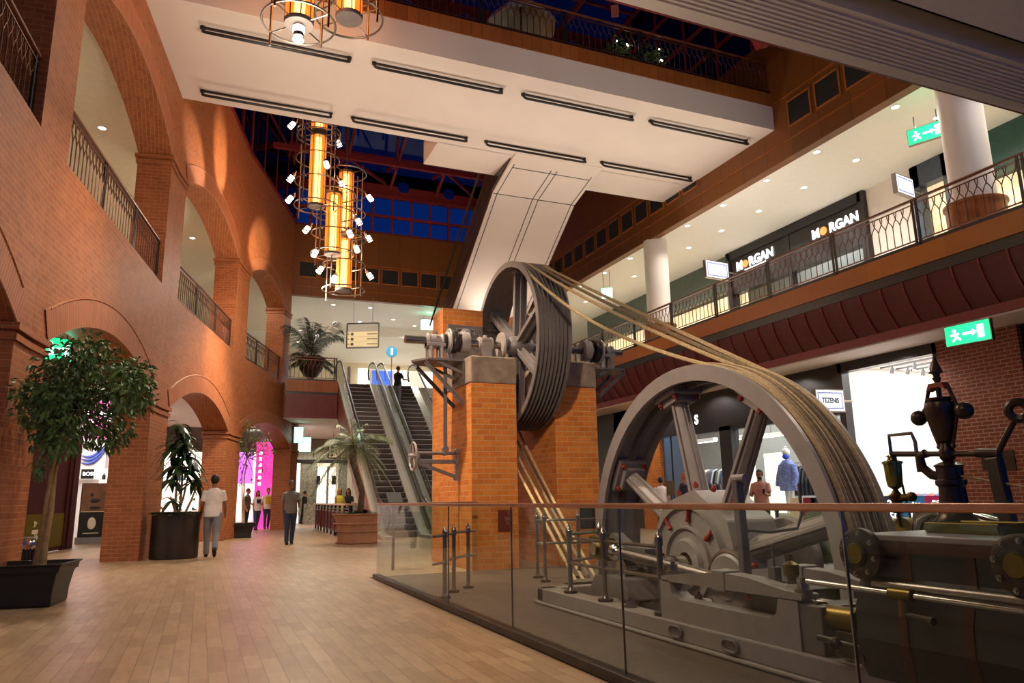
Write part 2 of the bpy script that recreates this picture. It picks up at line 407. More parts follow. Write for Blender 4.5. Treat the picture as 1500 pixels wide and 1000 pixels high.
# galleries behind the arcade
back = [V(p + (0,)) for p in ND]; bp = []
for i in range(5):
    n = plan(min(i, 3))[3] if i in (0, 4) else (plan(i-1)[3] + plan(i)[3]).normalized()
    bp.append(back[i] - n * (WT - .02))
def slab(poly, z0, z1): return MB().prism([(p[0], p[1]) for p in poly], (0, 0, z0), (1, 0, 0), (0, 1, 0), z1 - z0)
poly = [(-10, -2.4)] + [(p.x, p.y) for p in bp] + [(2.4, 36.5), (2.9, 40.5), (-10, 40.5)]
struct('ceiling_left_shops', slab(poly, 4.55, 6.12), M['ceil'])
struct('ceiling_left_gallery', slab(poly, 10.15, 10.5), M['cream'])
m = MB(); off = [p - plan(min(i, 3))[3] * 4.6 for i, p in enumerate(back)]
for i in range(4): m.prism([(0, 0), ((off[i+1]-off[i]).length, 0), ((off[i+1]-off[i]).length, 4.05), (0, 4.05)], off[i] + V((0, 0, 6.12)), off[i+1] - off[i], (0, 0, 1), -.2)
struct('wall_left_gallery', m, M['cream'])
m = MB(); m.box((-10, -2.6, 0), (-3.4, -2.4, 13.6)); struct('wall_left_return', m, M['brick_wall'])
# ---- far end: gallery slab, fascia, ceiling
m = MB(); m.box((2.95, 31.45, 4.62), (5.05, 46, 5.6)).box((5.05, 32.0, 4.62), (14.3, 46, 5.6)).box((2.95, 31.75, 5.6), (5.05, 46, 6.13)).box((5.05, 32.02, 5.6), (19, 46, 6.13))
struct('floor_far_gallery', m, M['ceil'])
m = MB(); m.box((2.95, 31.4, 5.66), (5.08, 31.5, 6.15)); struct('trim_40', m, M['wood_v'])
m = MB(); m.box((2.95, 31.43, 5.56), (5.08, 31.5, 5.66)); struct('trim_41', m, M['black'])
m = MB(); m.box((2.95, 31.41, 4.58), (5.06, 31.46, 5.56)); struct('trim_42', m, M['cove'])
m = MB()
for x in (3.0, 3.42, 3.84, 4.26, 4.68, 5.03): m.box((x-.03, 31.38, 4.66), (x+.03, 31.42, 5.56))
m.box((2.95, 31.37, 4.56), (5.08, 31.43, 4.66)); struct('trim_43', m, M['red'])
m = MB(); m.box((3.05, 32.8, 10.2), (14.35, 33.05, 13.53)); struct('wall_far', m, M['wood'])
m = MB(); m.box((-6, 33.05, 10.2), (21, 46, 10.45)); struct('ceiling_far', m, M['ceil'])
m = MB(); m.box((5.2, 38.0, 9.7), (13, 46, 10.25)); struct('ceiling_far_drop', m, M['ceil'])
m = MB(); m.box((-6, 46, 0), (21, 46.3, 10.4)); struct('wall_far_gallery', m, M['cream'])
m = MB(); m.box((20.9, 32, 0), (21.1, 46.2, 10.4)); struct('wall_far_right', m, M['cream']); m = MB(); m.box((-6.1, 33, 0), (-5.9, 46.2, 10.4)); struct('wall_far_left', m, M['cream'])
m = MB()
for z in (10.62, 11.9): m.box((3.1, 32.77, z - .015), (14.2, 32.8, z + .015))
struct('trim_44', m, M['wood_v'])
# ---- right side: upper fascia, gallery ceiling, floor and shop wall
m = MB(); m.box((14.22, -4, 10.13), (14.5, 32.9, 14.0)); struct('wall_right', m, M['wood'])
m = MB()
for z in (10.62, 11.9): m.box((14.19, -3.9, z - .015), (14.22, 32.7, z + .015))
struct('trim_45', m, M['wood_v'])
m = MB(); m.box((14.45, -4, 10.15), (21, 33.05, 10.5)); struct('ceiling_right', m, M['ceil'])
m = MB(); m.box((13.45, -4, 5.5), (19, 32.0, 6.12)); struct('floor_right_gallery', m, M['ceil'])
m = MB(); m.box((13.36, -4, 5.72), (13.45, 32.0, 6.14)); struct('trim_46', m, M['wood_o'])
m = MB(); m.box((13.39, -4, 5.5), (13.46, 32.0, 5.72)); struct('trim_47', m, M['black'])
cp = [(13.42 + .43 * (1 - math.cos(j / 10 * PI / 2)) ** 1.0, 5.5 - .87 * math.sin(j / 10 * PI / 2)) for j in range(11)]
cp = [(13.42 + .43 * (j / 10) ** 1.6, 5.5 - .87 * (j / 10)) for j in range(11)]
m = MB(); prof = cp + [(14.1, 4.63), (14.1, 5.5)]
m.prism(prof, (0, 32.0, 0), (1, 0, 0), (0, 0, 1), 36.); struct('trim_48', m, M['cove'])
m = MB(); y = -3.4
while y < 31.9:
    pts = [V((p[0] - .012, y, p[1])) for p in cp]
    for a, b in zip(pts, pts[1:]): m.bar(a, b, .05, .04, (0, 1, 0))
    y += .56
m.box((13.8, -4, 4.46), (13.95, 32.0, 4.64)); struct('trim_49', m, M['red'])
m = MB(); m.box((13.84, -4, 4.42), (19, 32.0, 4.5)); struct('ceiling_right_shops', m, M['white'])
m = MB()   # louvres of the cove: fine horizontal lines
for j in range(1, 40):
    f = j / 40; x = 13.42 + .43 * f ** 1.6; z = 5.5 - .87 * f; m.box((x - .012, -4, z - .005), (x + .01, 32., z + .005))
struct('trim_50', m, M['cove'])
# gallery columns
for q, (x, y) in enumerate(((14.6, 9.6), (14.6, 21.3))):
    m = MB(); m.cyl((x, y, 6.12), (x, y, 10.16), .42, n=40, caps=False); o = struct('pillar_round', m, M['white'])
    m = MB(); m.lathe([(.43, 6.13), (.56, 6.13), (.56, 6.95), (.6, 6.97), (.6, 7.02), (.43, 7.02)], (x, y, 0), n=36); b = part('base_collar', m, M['wood_v'], o)
# ---- big white bridge
m = MB(); m.box((-1.8, 14.6, 11.15), (14.22, 18.62, 11.86)).box((5.6, 18.6, 11.15), (14.22, 20.1, 11.86)); br = struct('bridge_deck', m, M['bridge_white'])
m = MB(); m.box((-1.8, 14.57, 11.86), (14.22, 14.7, 12.25)); struct('wood_fascia', m, M['wood_v'], br)
m = MB(); m.box((-1.8, 14.7, 11.86), (14.22, 18.62, 12.2)).box((5.6, 18.6, 11.86), (14.22, 20.1, 12.2)); struct('bridge_floor', m, M['black'], br)
# ---- near footbridge high above the camera
m = MB(); m.box((-3.2, 4.28, 5.5), (13.4, 4.95, 6.0)).box((-3.2, -3.5, 5.42), (13.4, 3.95, 6.0)); nb = struct('footbridge_deck', m, M['white'])
m = MB(); m.box((-3.2, 3.95, 5.75), (13.4, 4.28, 6.0)); struct('slot', m, M['blackm'], nb)
m = MB(); m.box((-3.2, 4.95, 5.52), (13.4, 5.0, 6.05)); struct('edge_trim', m, M['red'], nb)
m = MB()
for j in range(9): m.box((-3.2, 4.36 + j * .055, 5.488), (13.4, 4.385 + j * .055, 5.5))
struct('ribs', m, M['white'], nb)
# ---- roof: gable glazing, clerestory, sloped glass and red beams
def glazing(name, p0, p1, z0, z1, dx, zs, mat_g, w=.07):
    p0, p1 = V(p0 + (0,)), V(p1 + (0,)); d = p1 - p0; L = d.length; d.normalize(); n = V((d.y, -d.x, 0))
    g = MB(); g.prism([(0, z0), (L, z0), (L, z1), (0, z1)], p0, d, (0, 0, 1), .02); o = struct(name, g, mat_g)
    f = MB(); cnt = max(1, round(L / dx))
    for j in range(cnt + 1):
        q = p0 + d * (L * j / cnt); f.bar(q + V((0, 0, z0)), q + V((0, 0, z1)), w if j % 4 else w * 2, .1, d)
    for z in zs: f.bar(p0 + V((0, 0, z)), p1 + V((0, 0, z)), .1, .14)
    struct('frame', f, M['red'], o); return o
glazing('window_1', (2.9, 33.0), (14.3, 33.0), 13.53, 15.55, .95, (13.6, 14.5, 15.5), M['gableglass'])
glazing('window_2', (14.4, -4), (14.4, 33), 14.0, 19.65, 1.6, (14.05, 15.2, 16.35, 18.0, 19.6), M['roofglass'])
for i in range(4): glazing('window_%d' % (3 + i), ND[i], ND[i+1], 13.6, 19.65, 1.6, (13.65, 16.35, 18.0, 19.6), M['roofglass'])
def cell_beam(y, z, h, x0=-4.5, x1=14.4, r=.3, step=2.3):
    m = MB(); n = int((x1 - x0) / step); holes = []
    for j in range(n):
        cx = x0 + step * (j + .5); holes.append([(cx + r * math.cos(2*PI*q/18), h / 2 + r * math.sin(2*PI*q/18)) for q in range(18)])
    m.prism([(x0, 0), (x1, 0), (x1, h), (x0, h)], (0, y, z), (1, 0, 0), (0, 0, 1), .06, holes)
    m.box((x0, y - .16, z - .06), (x1, y + .1, z)).box((x0, y - .16, z + h), (x1, y + .1, z + h + .06)); return m
RP = [(33.1, 15.9), (29.2, 17.6), (24.0, 19.6), (12.0, 19.6), (-4.0, 19.6)]
k2 = 0
for (ya, za), (yb, zb) in zip(RP, RP[1:]):
    g = MB(); g.add([(-6, ya, za), (15, ya, za), (15, yb, zb), (-6, yb, zb)], [(0, 1, 2, 3)]); k2 += 1
    struct('window_%d' % (10 + k2), g, M['roofglass'])
for q, (y, z, h) in enumerate(((32.85, 15.55, 1.0), (28.6, 17.2, 1.1), (23.5, 18.4, 1.1), (16.0, 18.4, 1.1), (11.0, 18.2, 1.2), (8.0, 18.4, 1.1))):
    struct('beam_roof', cell_beam(y, z, h), M['red'])
def rz(y):
    for (ya, za), (yb, zb) in zip(RP, RP[1:]):
        if yb <= y <= ya: return za + (zb - za) * (ya - y) / (ya - yb)
    return 19.6
m = MB()
for x in [-4 + 2.3 * j for j in range(9)]:
    for (ya, za), (yb, zb) in zip(RP, RP[1:]): m.bar((x, ya, za - .1), (x, yb, zb - .1), .12, .2)
for y in (31.2, 27., 25.4, 21.5, 19., 14, 9.5): m.bar((-6, y, rz(y) - .06), (15, y, rz(y) - .06), .08, .1)
struct('beam_rafters', m, M['red'])
m = MB(); y, z0 = 29.0, 15.35       # open truss below the slope
m.bar((1.5, y, z0), (14.3, y, z0), .16, .22)
for j, x in enumerate((2.5, 4.7, 6.9, 9.1, 11.3)):
    m.bar((x, y, z0), (x + .1, y + 2.4, z0 + .75), .11, .14)
    if j % 2: m.bar((x, y, z0), (x + 2.4, y + 3.2, z0 + .5), .1, .12)
    m.bar((x, y, z0), (x, y, rz(y) - .1), .08, .1)
struct('beam_truss', m, M['red'])
m = MB()
for x in (3.4, 9.2): m.bar((x, 14.6, 13.6), (x + 3.2, 20, 19.4), .2, .3)
m.bar((12.6, 13.0, 12.4), (10.0, 13.4, 19.0), .28, .36); struct('beam_braces', m, M['red'])
# ---- central brick piers of the rope drive
def pier(x0, x1):
    m = MB(); m.box((x0, 12.04, -.3), (x1, 14.42, 3.17)); o = struct('pillar_brick', m, M['brick_pillar'])
    m = MB(); m.box((x0, 13.72, 3.17), (x1, 14.42, 4.94)); struct('back_stack', m, M['brick_pillar'], o)
    m = MB(); m.box((x0 - .015, 12.02, 3.17), (x1 + .015, 13.72, 3.66)); struct('cap_stone', m, M['stone'], o, bev=.03)
    return o
pier(4.25, 5.10); pier(5.86, 6.73)
m = MB(); m.box((4.72, 12.02, .62), (4.98, 12.05, .98)); struct('trim_51', m, M['cove'])
m = MB(); m.box((6.3, 12.02, .62), (6.6, 12.05, .98)); struct('trim_52', m, M['blackm'])
# ================================================================== HALL FIXTURES
def baluster(p, d, z0, s, m):
    """vertical rod that forks into a pointed arch at the top; d = direction of the railing"""
    p = V(p); m.cyl(p + V((0, 0, z0)), p + V((0, 0, .6)), .0105, n=6)
    for q in (-1, 1):
        m.tube([p + d * (q * s * a) + V((0, 0, z)) for a, z in ((0, .58), (.2, .66), (.46, .72), (.62, .79), (.72, .89))], .0105, 5)
    return m
def rail_parts(t, p0, p1, post_at, s=.17, ends=True, handmat='handrail', met='railmetal', hz=1.0):
    p0, p1 = V(p0), V(p1); d = p1 - p0; L = d.length; d.normalize(); U = V((0, 0, 1))
    m = MB().bar(p0 + U * hz, p1 + U * hz, .075, .045); part('handrail', m, M[handmat], t, bev=.012)
    m = MB().bar(p0 + U * .9, p1 + U * .9, .03, .02).bar(p0 + U * .12, p1 + U * .12, .03, .025); part('rails', m, M[met], t)
    m = MB().bar(p0 + U * .035, p1 + U * .035, .06, .07); part('base_bar', m, M['black'], t)
    for u in post_at:
        m = MB()
        for e in (-.045, .045): m.bar(p0 + d * (u + e), p0 + d * (u + e) + U * (hz + .03), .03, .05, d)
        m.box(p0 + d * u + V((-.06, -.06, 0)), p0 + d * u + V((.06, .06, .04))); part('post', m, M['railpost'], t)
    n = int(L / s); 
    for j in range(n):
        u = (j + .5) * L / n
        if min([abs(u - q) for q in post_at] + [9]) < .075: continue
        part('baluster', baluster(p0 + d * u, d, .12, s, MB()), M[met], t)
# right gallery railing, one panel per bay
pl = 2.2
t = thing('gallery_railing', 'bronze railing panel with forked balusters along the right upper gallery edge', 'railing', (13.39, 0, 6.14), 'right gallery railing panels')
rail_parts(t, (13.39, 0, 6.14), (13.39, pl - .01, 6.14), [0.075])
for j in range(1, 12): dup(t, (13.39, 5.6 + pl * j, 6.14))
t.location = (13.39, 5.6, 6.14)
# bridge railing
t = thing('gallery_railing', 'dark railing panel with forked balusters on top of the white bridge', 'railing', (0, 14.66, 12.25), 'railing panels on the white bridge')
rail_parts(t, (0, 14.66, 12.25), (2.24, 14.66, 12.25), [0.075])
for j in range(1, 6): dup(t, (.9 + 2.25 * j, 14.66, 12.25))
t.location = (.9, 14.66, 12.25)
# arcade railings
for i, lab in ((0, 'railing in the upper left opening cut off by the frame edge'), (1, 'railing in the largest upper arch, nearest full one'), (2, 'railing in the second full upper arch, below the three spots of light'), (3, 'railing in the farthest upper arch beside the potted palm')):
    P, Q, tt, n, L = plan(i); ya, yb = OPEN[i][0]; a, b = at_y(i, ya) + .01, at_y(i, yb) - .01
    p0, p1 = P + tt * a - n * .12 + V((0, 0, FL2)), P + tt * b - n * .12 + V((0, 0, FL2)); l = b - a
    t = thing('railing', lab, 'railing', tuple((p0 + p1) / 2)); rail_parts(t, p0, p1, [.08, l / 3, 2 * l / 3, l - .08])
t = thing('railing', 'short bronze railing of the far balcony in front of the potted palm urn', 'railing', (4, 31.5, 6.15)); rail_parts(t, (3.0, 31.47, 6.15), (5.02, 31.47, 6.15), [.06, 1.96])
# ---- vents
def vent(lab, loc, u, grp):
    t = thing('vent_panel', lab, 'vent', loc, grp); u = V(u); nrm = V((u.y, -u.x, 0)) if abs(u.x) > .5 else V((-1, 0, 0)); c = V(loc); h, w = .36, .40
    m = MB(); U = V((0, 0, 1))
    for s in (-1, 1):
        m.bar(c + u * (w * s) - U * (h + .03), c + u * (w * s) + U * (h + .03), .05, .05, nrm); m.bar(c - u * w + U * (h * s), c + u * w + U * (h * s), .05, .05, nrm)
    part('frame', m, M['wood_v'], t)
    m = MB().bar(c - u * w, c + u * w, .02, 2 * h); part('grille', m, M['blackm'], t); return t
vr = vent('square dark vent in the wood fascia above the right gallery', (14.2, 13.62, 11.32), (0, 1, 0), 'vents in the right wood fascia')
for k2 in (-4, -3, -2, -1, *range(5, 19)): dup(vr, (14.2, 13.62 + .98 * k2, 11.32))
vf = vent('square dark vent in the wood fascia across the far end', (3.8, 32.78, 11.42), (1, 0, 0), 'vents in the far wood fascia')
for k2 in range(1, 11): dup(vf, (3.8 + .94 * k2, 32.78, 11.42))
# ---- tubular light bars under the bridge
names = ['leftmost', 'second from left', 'third from left', 'rightmost']
for row, (y, rl) in enumerate(((15.27, 'front row'), (17.95, 'rear row'))):
    for j, (a, b) in enumerate(((-.61, 2.5), (3.08, 6.25), (6.86, 10.02), (10.63, 13.85))):
        t = thing('light_bar', 'black tubular light bar under the white bridge, %s in the %s' % (names[j], rl), 'light bar', ((a + b) / 2, y, 10.95), 'light bars under the bridge')
        m = MB().bar((a, y + .1, 11.13), (b, y + .1, 11.13), .05, .04)
        part('mounting_strip', m, M['black'], t)
        z = 10.97; m = MB().tube([(a, y + .1, 11.13), (a, y + .04, z + .05), (a + .01, y, z + .012), (a + .06, y, z), (b - .06, y, z), (b - .01, y, z + .012), (b, y + .04, z + .05), (b, y + .1, 11.13)], .035, 8)
        part('tube', m, M['black'], t)
        for e in (a, b): part('end_rose', MB().cyl((e, y + .1, 11.1), (e, y + .1, 11.15), .06, n=12), M['black'], t)
# ---- chandeliers
def lamp_column(t, c, H, spots, top=18.6, R=.68, r=.25, down=False):
    c = V(c); m = MB(); n = 8
    for k in range(n):
        a0, a1 = 2 * PI * (k + .06) / n, 2 * PI * (k + .94) / n
        pts = [c + V((r * math.cos(a0 + (a1 - a0) * q / 3), r * math.sin(a0 + (a1 - a0) * q / 3), 0)) for q in range(4)]
        for p, q in zip(pts, pts[1:]): m.quad(p, q, q + V((0, 0, H)), p + V((0, 0, H)))
    col = part('lamp_column', m, M['amber'], t)
    m = MB().cyl(c + V((0, 0, .02)), c + V((0, 0, H - .02)), .1, n=10); part('lamp_core', m, M['hot'], col)
    m = MB()
    for k in range(n):
        a = 2 * PI * k / n; p = c + V((r * 1.02 * math.cos(a), r * 1.02 * math.sin(a), 0)); m.cyl(p, p + V((0, 0, H)), .013, n=5)
    m.lathe([(.02, -.06), (r * 1.05, -.06), (r * 1.08, -.02), (r * 1.08, .02), (.02, .02)], c, n=20).lathe([(.02, 0), (r * 1.08, 0), (r * 1.08, .08), (.02, .08)], c + V((0, 0, H)), n=20)
    part('glass_frame', m, M['iron_d'], col)
    m = MB(); nr = max(3, int(H / .62) + 1)
    for k in range(nr):
        z = -.02 + (H + .04) * k / (nr - 1); m.ring(c + V((0, 0, z)), (0, 0, 1), R, .022, 36, 6)
        for q in range(4):
            a = PI / 4 + q * PI / 2; d = V((math.cos(a), math.sin(a), 0)); m.cyl(c + d * (r if k in (0, nr-1) else R * .8) + V((0, 0, z)), c + d * R + V((0, 0, z)), .014, n=5)
    for q in range(4):
        a = PI / 4 + q * PI / 2; p = c + V((R * math.cos(a), R * math.sin(a), 0)); m.cyl(p - V((0, 0, .3 if q % 2 else .1)), p + V((0, 0, H + .2)), .024, n=7)
    part('cage', m, M['steel'], col)
    m = MB().cyl(c + V((0, 0, H)), (c.x, c.y, top), .012, n=5); part('suspension', m, M['darksteel'], col)
    def sl(b, f): q = part('spotlight', b, M['chrome'], t); part('lamp_face', f, M['lampface'], q)
    b, f = MB(), MB()
    if down: b.cyl(c - V((0, 0, .06)), c - V((0, 0, .3)), .1, .1, 14); f.cyl(c - V((0, 0, .1)), c - V((0, 0, .22)), .105, n=14).cyl(c - V((0, 0, .36)), c - V((0, 0, .37)), .1, n=14); sl(b, f)
    for a, z in spots:
        b, f = MB(), MB()
        p = c + V((R * 1.02 * math.cos(a), R * 1.02 * math.sin(a), z)); d = V((math.cos(a) * .55, math.sin(a) * .55, -.8)).normalized()
        b.cyl(p, p + d * .12, .025, .05, 10).cyl(p + d * .1, p + d * .2, .075, n=12).cyl(p + d * .27, p + d * .3, .088, n=12).cyl(p + d * .36, p + d * .4, .095, n=12)
        f.cyl(p + d * .2, p + d * .27, .08, n=12).cyl(p + d * .3, p + d * .36, .085, n=12).cyl(p + d * .401, p + d * .41, .085, n=12)
        sl(b, f)
t = thing('chandelier', 'chandelier of four amber glass columns in steel ring cages hanging beyond the white bridge', 'chandelier', (3.3, 23.3, 7.8))
for px, py, y, H, sp in ((463, 301, 22.6, 2.35, ((3.4, .25), (4.9, 1.3), (.3, 1.2), (2.7, 1.2))), (487, 371, 23.0, 2.0, ((3.3, .9), (5.2, .7), (3.9, -.02), (0.2, 1.5))), (505, 342, 24.3, 2.2, ((.1, .2), (-.5, 1.5), (1., 1.2))), (503, 424, 23.5, 1.7, ((3.5, .75), (4.2, .35), (.0, .8), (5, 1.4)))):
    lamp_column(t, aty(px, py, y), H, sp)
c1 = aty(463, 301, 22.6); lamp_column(t, c1 + V((0, 0, 2.55)), 2.2, ((3.2, .3), (.6, .2)))
t = thing('chandelier', 'amber lamp column in a ring cage hanging in front of the white bridge', 'chandelier', tuple(aty(438, 30, 12.6)))
lamp_column(t, aty(438, 33, 12.6), 2.2, (), R=.66, down=True); lamp_column(t, aty(438, 33, 12.6) + V((1.0, .55, .75)), 2.2, (), R=.66)
# ---- recessed downlights
def downlight(lab, loc, grp, r=.085):
    t = thing('downlight', lab, 'downlight', loc, grp); c = V(loc)
    part('trim_ring', MB().lathe([(r, -.012), (r + .035, -.012), (r + .04, .0), (r, .0)], c, n=18), M['paper'], t)
    part('lens', MB().cyl(c - V((0, 0, .008)), c, r, n=18), M['lampface'], t); return t
proto = downlight('small round recessed downlight in the white ceiling of the right upper gallery', (14.72, 7.6, 10.15), 'downlights of the right gallery')
for p in [(x, y, 10.15) for x in (14.72, 16.14) for y in (7.6, 9.4, 11.2, 13.68, 15.62, 17.6, 19.5, 21.4, 23.2, 25.2, 27.2, 29.5)][1:]: dup(proto, p)
proto = downlight('small round recessed downlight in the far gallery ceiling above the escalators', (5.16, 34, 10.2), 'downlights of the far gallery')
for p in ((6.9, 34, 10.2), (9.8, 34, 10.2), (8.5, 36, 10.2), (6.98, 37, 10.2), (9.89, 37, 10.2), (4.4, 40, 10.2), (4.6, 43, 10.2)): dup(proto, p)
proto = downlight('small round recessed downlight in the cream ceiling seen through an upper brick arch', (-2.8, 18.9, 10.15), 'downlights behind the arcade')
for p in ((-.85, 26.4, 10.15), (1.2, 31.6, 10.15)): dup(proto, p)
# ---- glass balustrade round the machine
t = thing('glass_balustrade', 'frameless glass balustrade with slim metal top rail around the steam engine', 'balustrade', (GX, 6, 0))
ys = [GY] + [atx(x, y, GX).y for x, y in ((657, 820), (750, 850), (911, 860), (1246, 880))] + [.4, -1.2]
for a, b in zip(ys, ys[1:]): part('glass_panel', MB().box((GX - .006, b + .006, .02), (GX + .006, a - .006, 1.10)), M['glass'], t)
for y in ys[1:-1]: part('joint', MB().box((GX - .007, y - .0035, .05), (GX + .007, y + .0035, 1.1)), M['steel'], t)
xs = [GX, 3.15, 3.7, 4.24]
for a, b in zip(xs, xs[1:]): part('glass_panel', MB().box((a + .008, GY - .006, .02), (b - .004, GY + .006, 1.10)), M['glass'], t)
part('top_rail', MB().bar((GX, -1.2, 1.115), (GX, GY, 1.115), .045, .035).bar((GX, GY, 1.115), (4.24, GY, 1.115), .045, .035), mat('rail bronze', '#b98a70', .3, .9), t, bev=.01)
part('base_shoe', MB().box((GX - .05, -1.2, 0), (GX + .05, GY + .05, .07)), M['darksteel'], t, bev=.008)
M['nosing'] = mat('pale step edge', '#b0a8a0', .4, .4); M['deckm'] = mat('satin steel deck', '#bdb4ab', .33, .55, var=.05); M['clad_d'] = mat('dark smoked cladding', '#3a2c26', .3, .2)  # step edges in a paler tone than the treads
M['step'] = mat('grooved escalator step', '#6e6662', .45, .35, var=.15, scale=30)
M['clad'] = mat('brown escalator cladding', '#8a5640', .4, .3, var=.1)
# ---- main pair of escalators
SL, Y0, Y1, ZT = .722, 23.55, 32.0, 6.13
def inc(y): return max(0, min(ZT, (y - Y0) * SL))
def esc(lab, x0, x1, wl, wr):
    t = thing('escalator', lab, 'escalator', ((x0 + x1) / 2, 27, 0)); n = 30; dy = (Y1 - Y0) / n
    for k in range(n):
        y = Y0 + dy * k; z = ZT * (k + 1) / n
        m = MB().prism([(y - .02, z), (y - .025, z - .02), (y + .0, z - .05), (y + .05, z - .13), (y + .11, z - .2), (y + .16, z - .24), (y + dy * 1.3, z - .24), (y + dy * 1.3, z)], (x0 + .01, 0, 0), (0, 1, 0), (0, 0, 1), x1 - x0 - .02); part('step', m, M['step'], t); part('nosing', MB().box((x0 + .01, y - .028, z - .018), (x1 - .01, y + .02, z + .002)), M['nosing'], t)
    for s, xa, xb in ((0, x0 - wl, x0), (1, x1, x1 + wr)):
        yy = [22.3, 23.3, 23.75, Y1 - .2, Y1 + .35, Y1 + 1.0]; zz = [.1, .1, .3, ZT + .02, ZT + .12, ZT + .12]
        m = MB(); poly = list(zip(yy, zz)) + [(Y1 + 1.0, ZT - .02), (Y1 - .0, ZT - .35), (Y0 + .2, -.0), (22.3, 0)]
        m.prism(poly, (xb, 0, 0), (0, 1, 0), (0, 0, 1), xb - xa) if False else m.prism(poly, (xa, 0, 0), (0, 1, 0), (0, 0, 1), xb - xa)
        part('deck', m, M['deckm'], t)
        xm = (xa + xb) / 2 + (.06 if s else -.06)
        hp = [(22.42, .34), (22.2, .55), (22.14, .75), (22.24, .94), (22.5, 1.04), (23.2, 1.06), (23.9, 1.3), (Y1 - .2, ZT + .98), (Y1 + .3, ZT + 1.08), (Y1 + .85, ZT + 1.06), (Y1 + 1.08, ZT + .92), (Y1 + 1.12, ZT + .7), (Y1 + .95, ZT + .4)]
        part('handrail', MB().tube([(xm, a, b) for a, b in hp], .04, 8), M['black'], t)
        g = [(22.5, .1), (22.3, .6), (22.4, .9), (22.6, 1.0), (23.2, 1.02), (23.9, 1.26), (Y1 - .2, ZT + .94), (Y1 + .3, ZT + 1.04), (Y1 + .85, ZT + 1.0), (Y1 + 1.0, ZT + .7), (Y1 + .8, ZT + .1), (Y1 + .3, ZT + .1), (Y1 - .2, ZT), (23.75, .28), (23.3, .1)]
        part('balustrade_glass', MB().prism(g, (xm - .006, 0, 0), (0, 1, 0), (0, 0, 1), .012), M['glass'], t)
        part('handrail_guide', MB().tube([(xm, a, b - .05) for a, b in hp[3:11]], .022, 6), M['chrome'], t)
    return t
e1 = esc('left escalator of the pair climbing to the far gallery, with empty steps', 5.45, 6.5, .3, .3)
part('side_cladding', MB().prism([(22.3, 0), (23.8, .28), (Y1 - .1, ZT), (Y1 - .1, ZT - 1.25), (24.9, 0)], (5.1, 0, 0), (0, 1, 0), (0, 0, 1), .05), M['clad'], e1)
e2 = esc('right escalator of the pair, next to the brick pier, carrying the person with a handbag', 7.3, 8.35, .3, .3)
part('side_cladding', MB().prism([(22.3, 0), (23.8, .28), (Y1 - .1, ZT), (Y1 - .1, ZT - 1.25), (24.9, 0)], (8.65, 0, 0), (0, 1, 0), (0, 0, 1), .05), M['clad'], e2)
part('centre_infill', MB().prism([(22.6, 0), (23.8, .22), (Y1, ZT), (Y1, ZT - .6), (23.6, 0)], (6.8, 0, 0), (0, 1, 0), (0, 0, 1), .2), M['black'], e2)
part('soffit', MB().prism([(24.9, 0), (Y1 - .1, ZT - 1.25), (Y1 - .1, ZT - 1.1), (25.1, 0)], (5.15, 0, 0), (0, 1, 0), (0, 0, 1), 3.5), M['clad'], e2)
# ---- escalator that climbs from the far gallery to the white bridge, seen from below
t = thing('escalator', 'white-cased escalator rising behind the rope pulley to the underside of the white bridge', 'escalator', (9.4, 23, 7))
xa, xb = 7.95, 10.85
und = [(18.4, 11.14), (18.9, 11.02), (20.35, 10.66), (27.0, 6.12)]
top = [(27.0, 7.1), (20.6, 11.6), (18.4, 12.1)]
part('underside_casing', MB().prism(und + top, (xa, 0, 0), (0, 1, 0), (0, 0, 1), xb - xa), M['bridge_white'], t)
j = MB()
for x in (xa + .14, (xa + xb) / 2 - .07, (xa + xb) / 2 + .13, xb - .12):
    for p, q in zip(und[1:], und[2:]): j.bar((x, p[0], p[1] - .004), (x, q[0], q[1] - .004), .022, .012)
for p in (und[2],): j.bar((xa, p[0], p[1] - .004), (xb, p[0], p[1] - .004), .02, .014)
for y in (22.4, 24.6): j.bar((xa, y, 10.66 - (y - 20.35) * .6827 - .004), (xb, y, 10.66 - (y - 20.35) * .6827 - .004), .012, .008, (0, .56, .83)) if False else None
j.bar((xa + .14, 19.05, 10.98), (xb - .12, 19.05, 10.98), .02, .014)
part('panel_joints', j, M['black'], t)
for x in (xa - .05, xb + .0):
    part('side_cladding', MB().prism([(20.35, 10.72), (27.0, 6.18), (27.0, 7.15), (20.6, 11.62), (18.62, 12.1), (18.62, 11.2)], (x, 0, 0), (0, 1, 0), (0, 0, 1), .05), M['clad_d'] if 'clad_d' in M else M['iron_d'], t)
    part('balustrade_glass', MB().prism([(27.0, 7.15), (20.6, 11.62), (20.6, 12.45), (27.0, 8.0)], (x + .02, 0, 0), (0, 1, 0), (0, 0, 1), .012), M['glass'], t)
    part('handrail', MB().tube([(x + .025, 27.3, 7.9), (x + .025, 20.6, 12.5), (x + .025, 18.8, 13.2)], .04, 8), M['black'], t)
    part('trim_strip', MB().bar((x - .005, 27.0, 7.12), (x - .005, 20.6, 11.6), .03, .04).bar((x - .005, 27., 6.6), (x - .005, 20.5, 11.1), .02, .02), M['steel'], t)
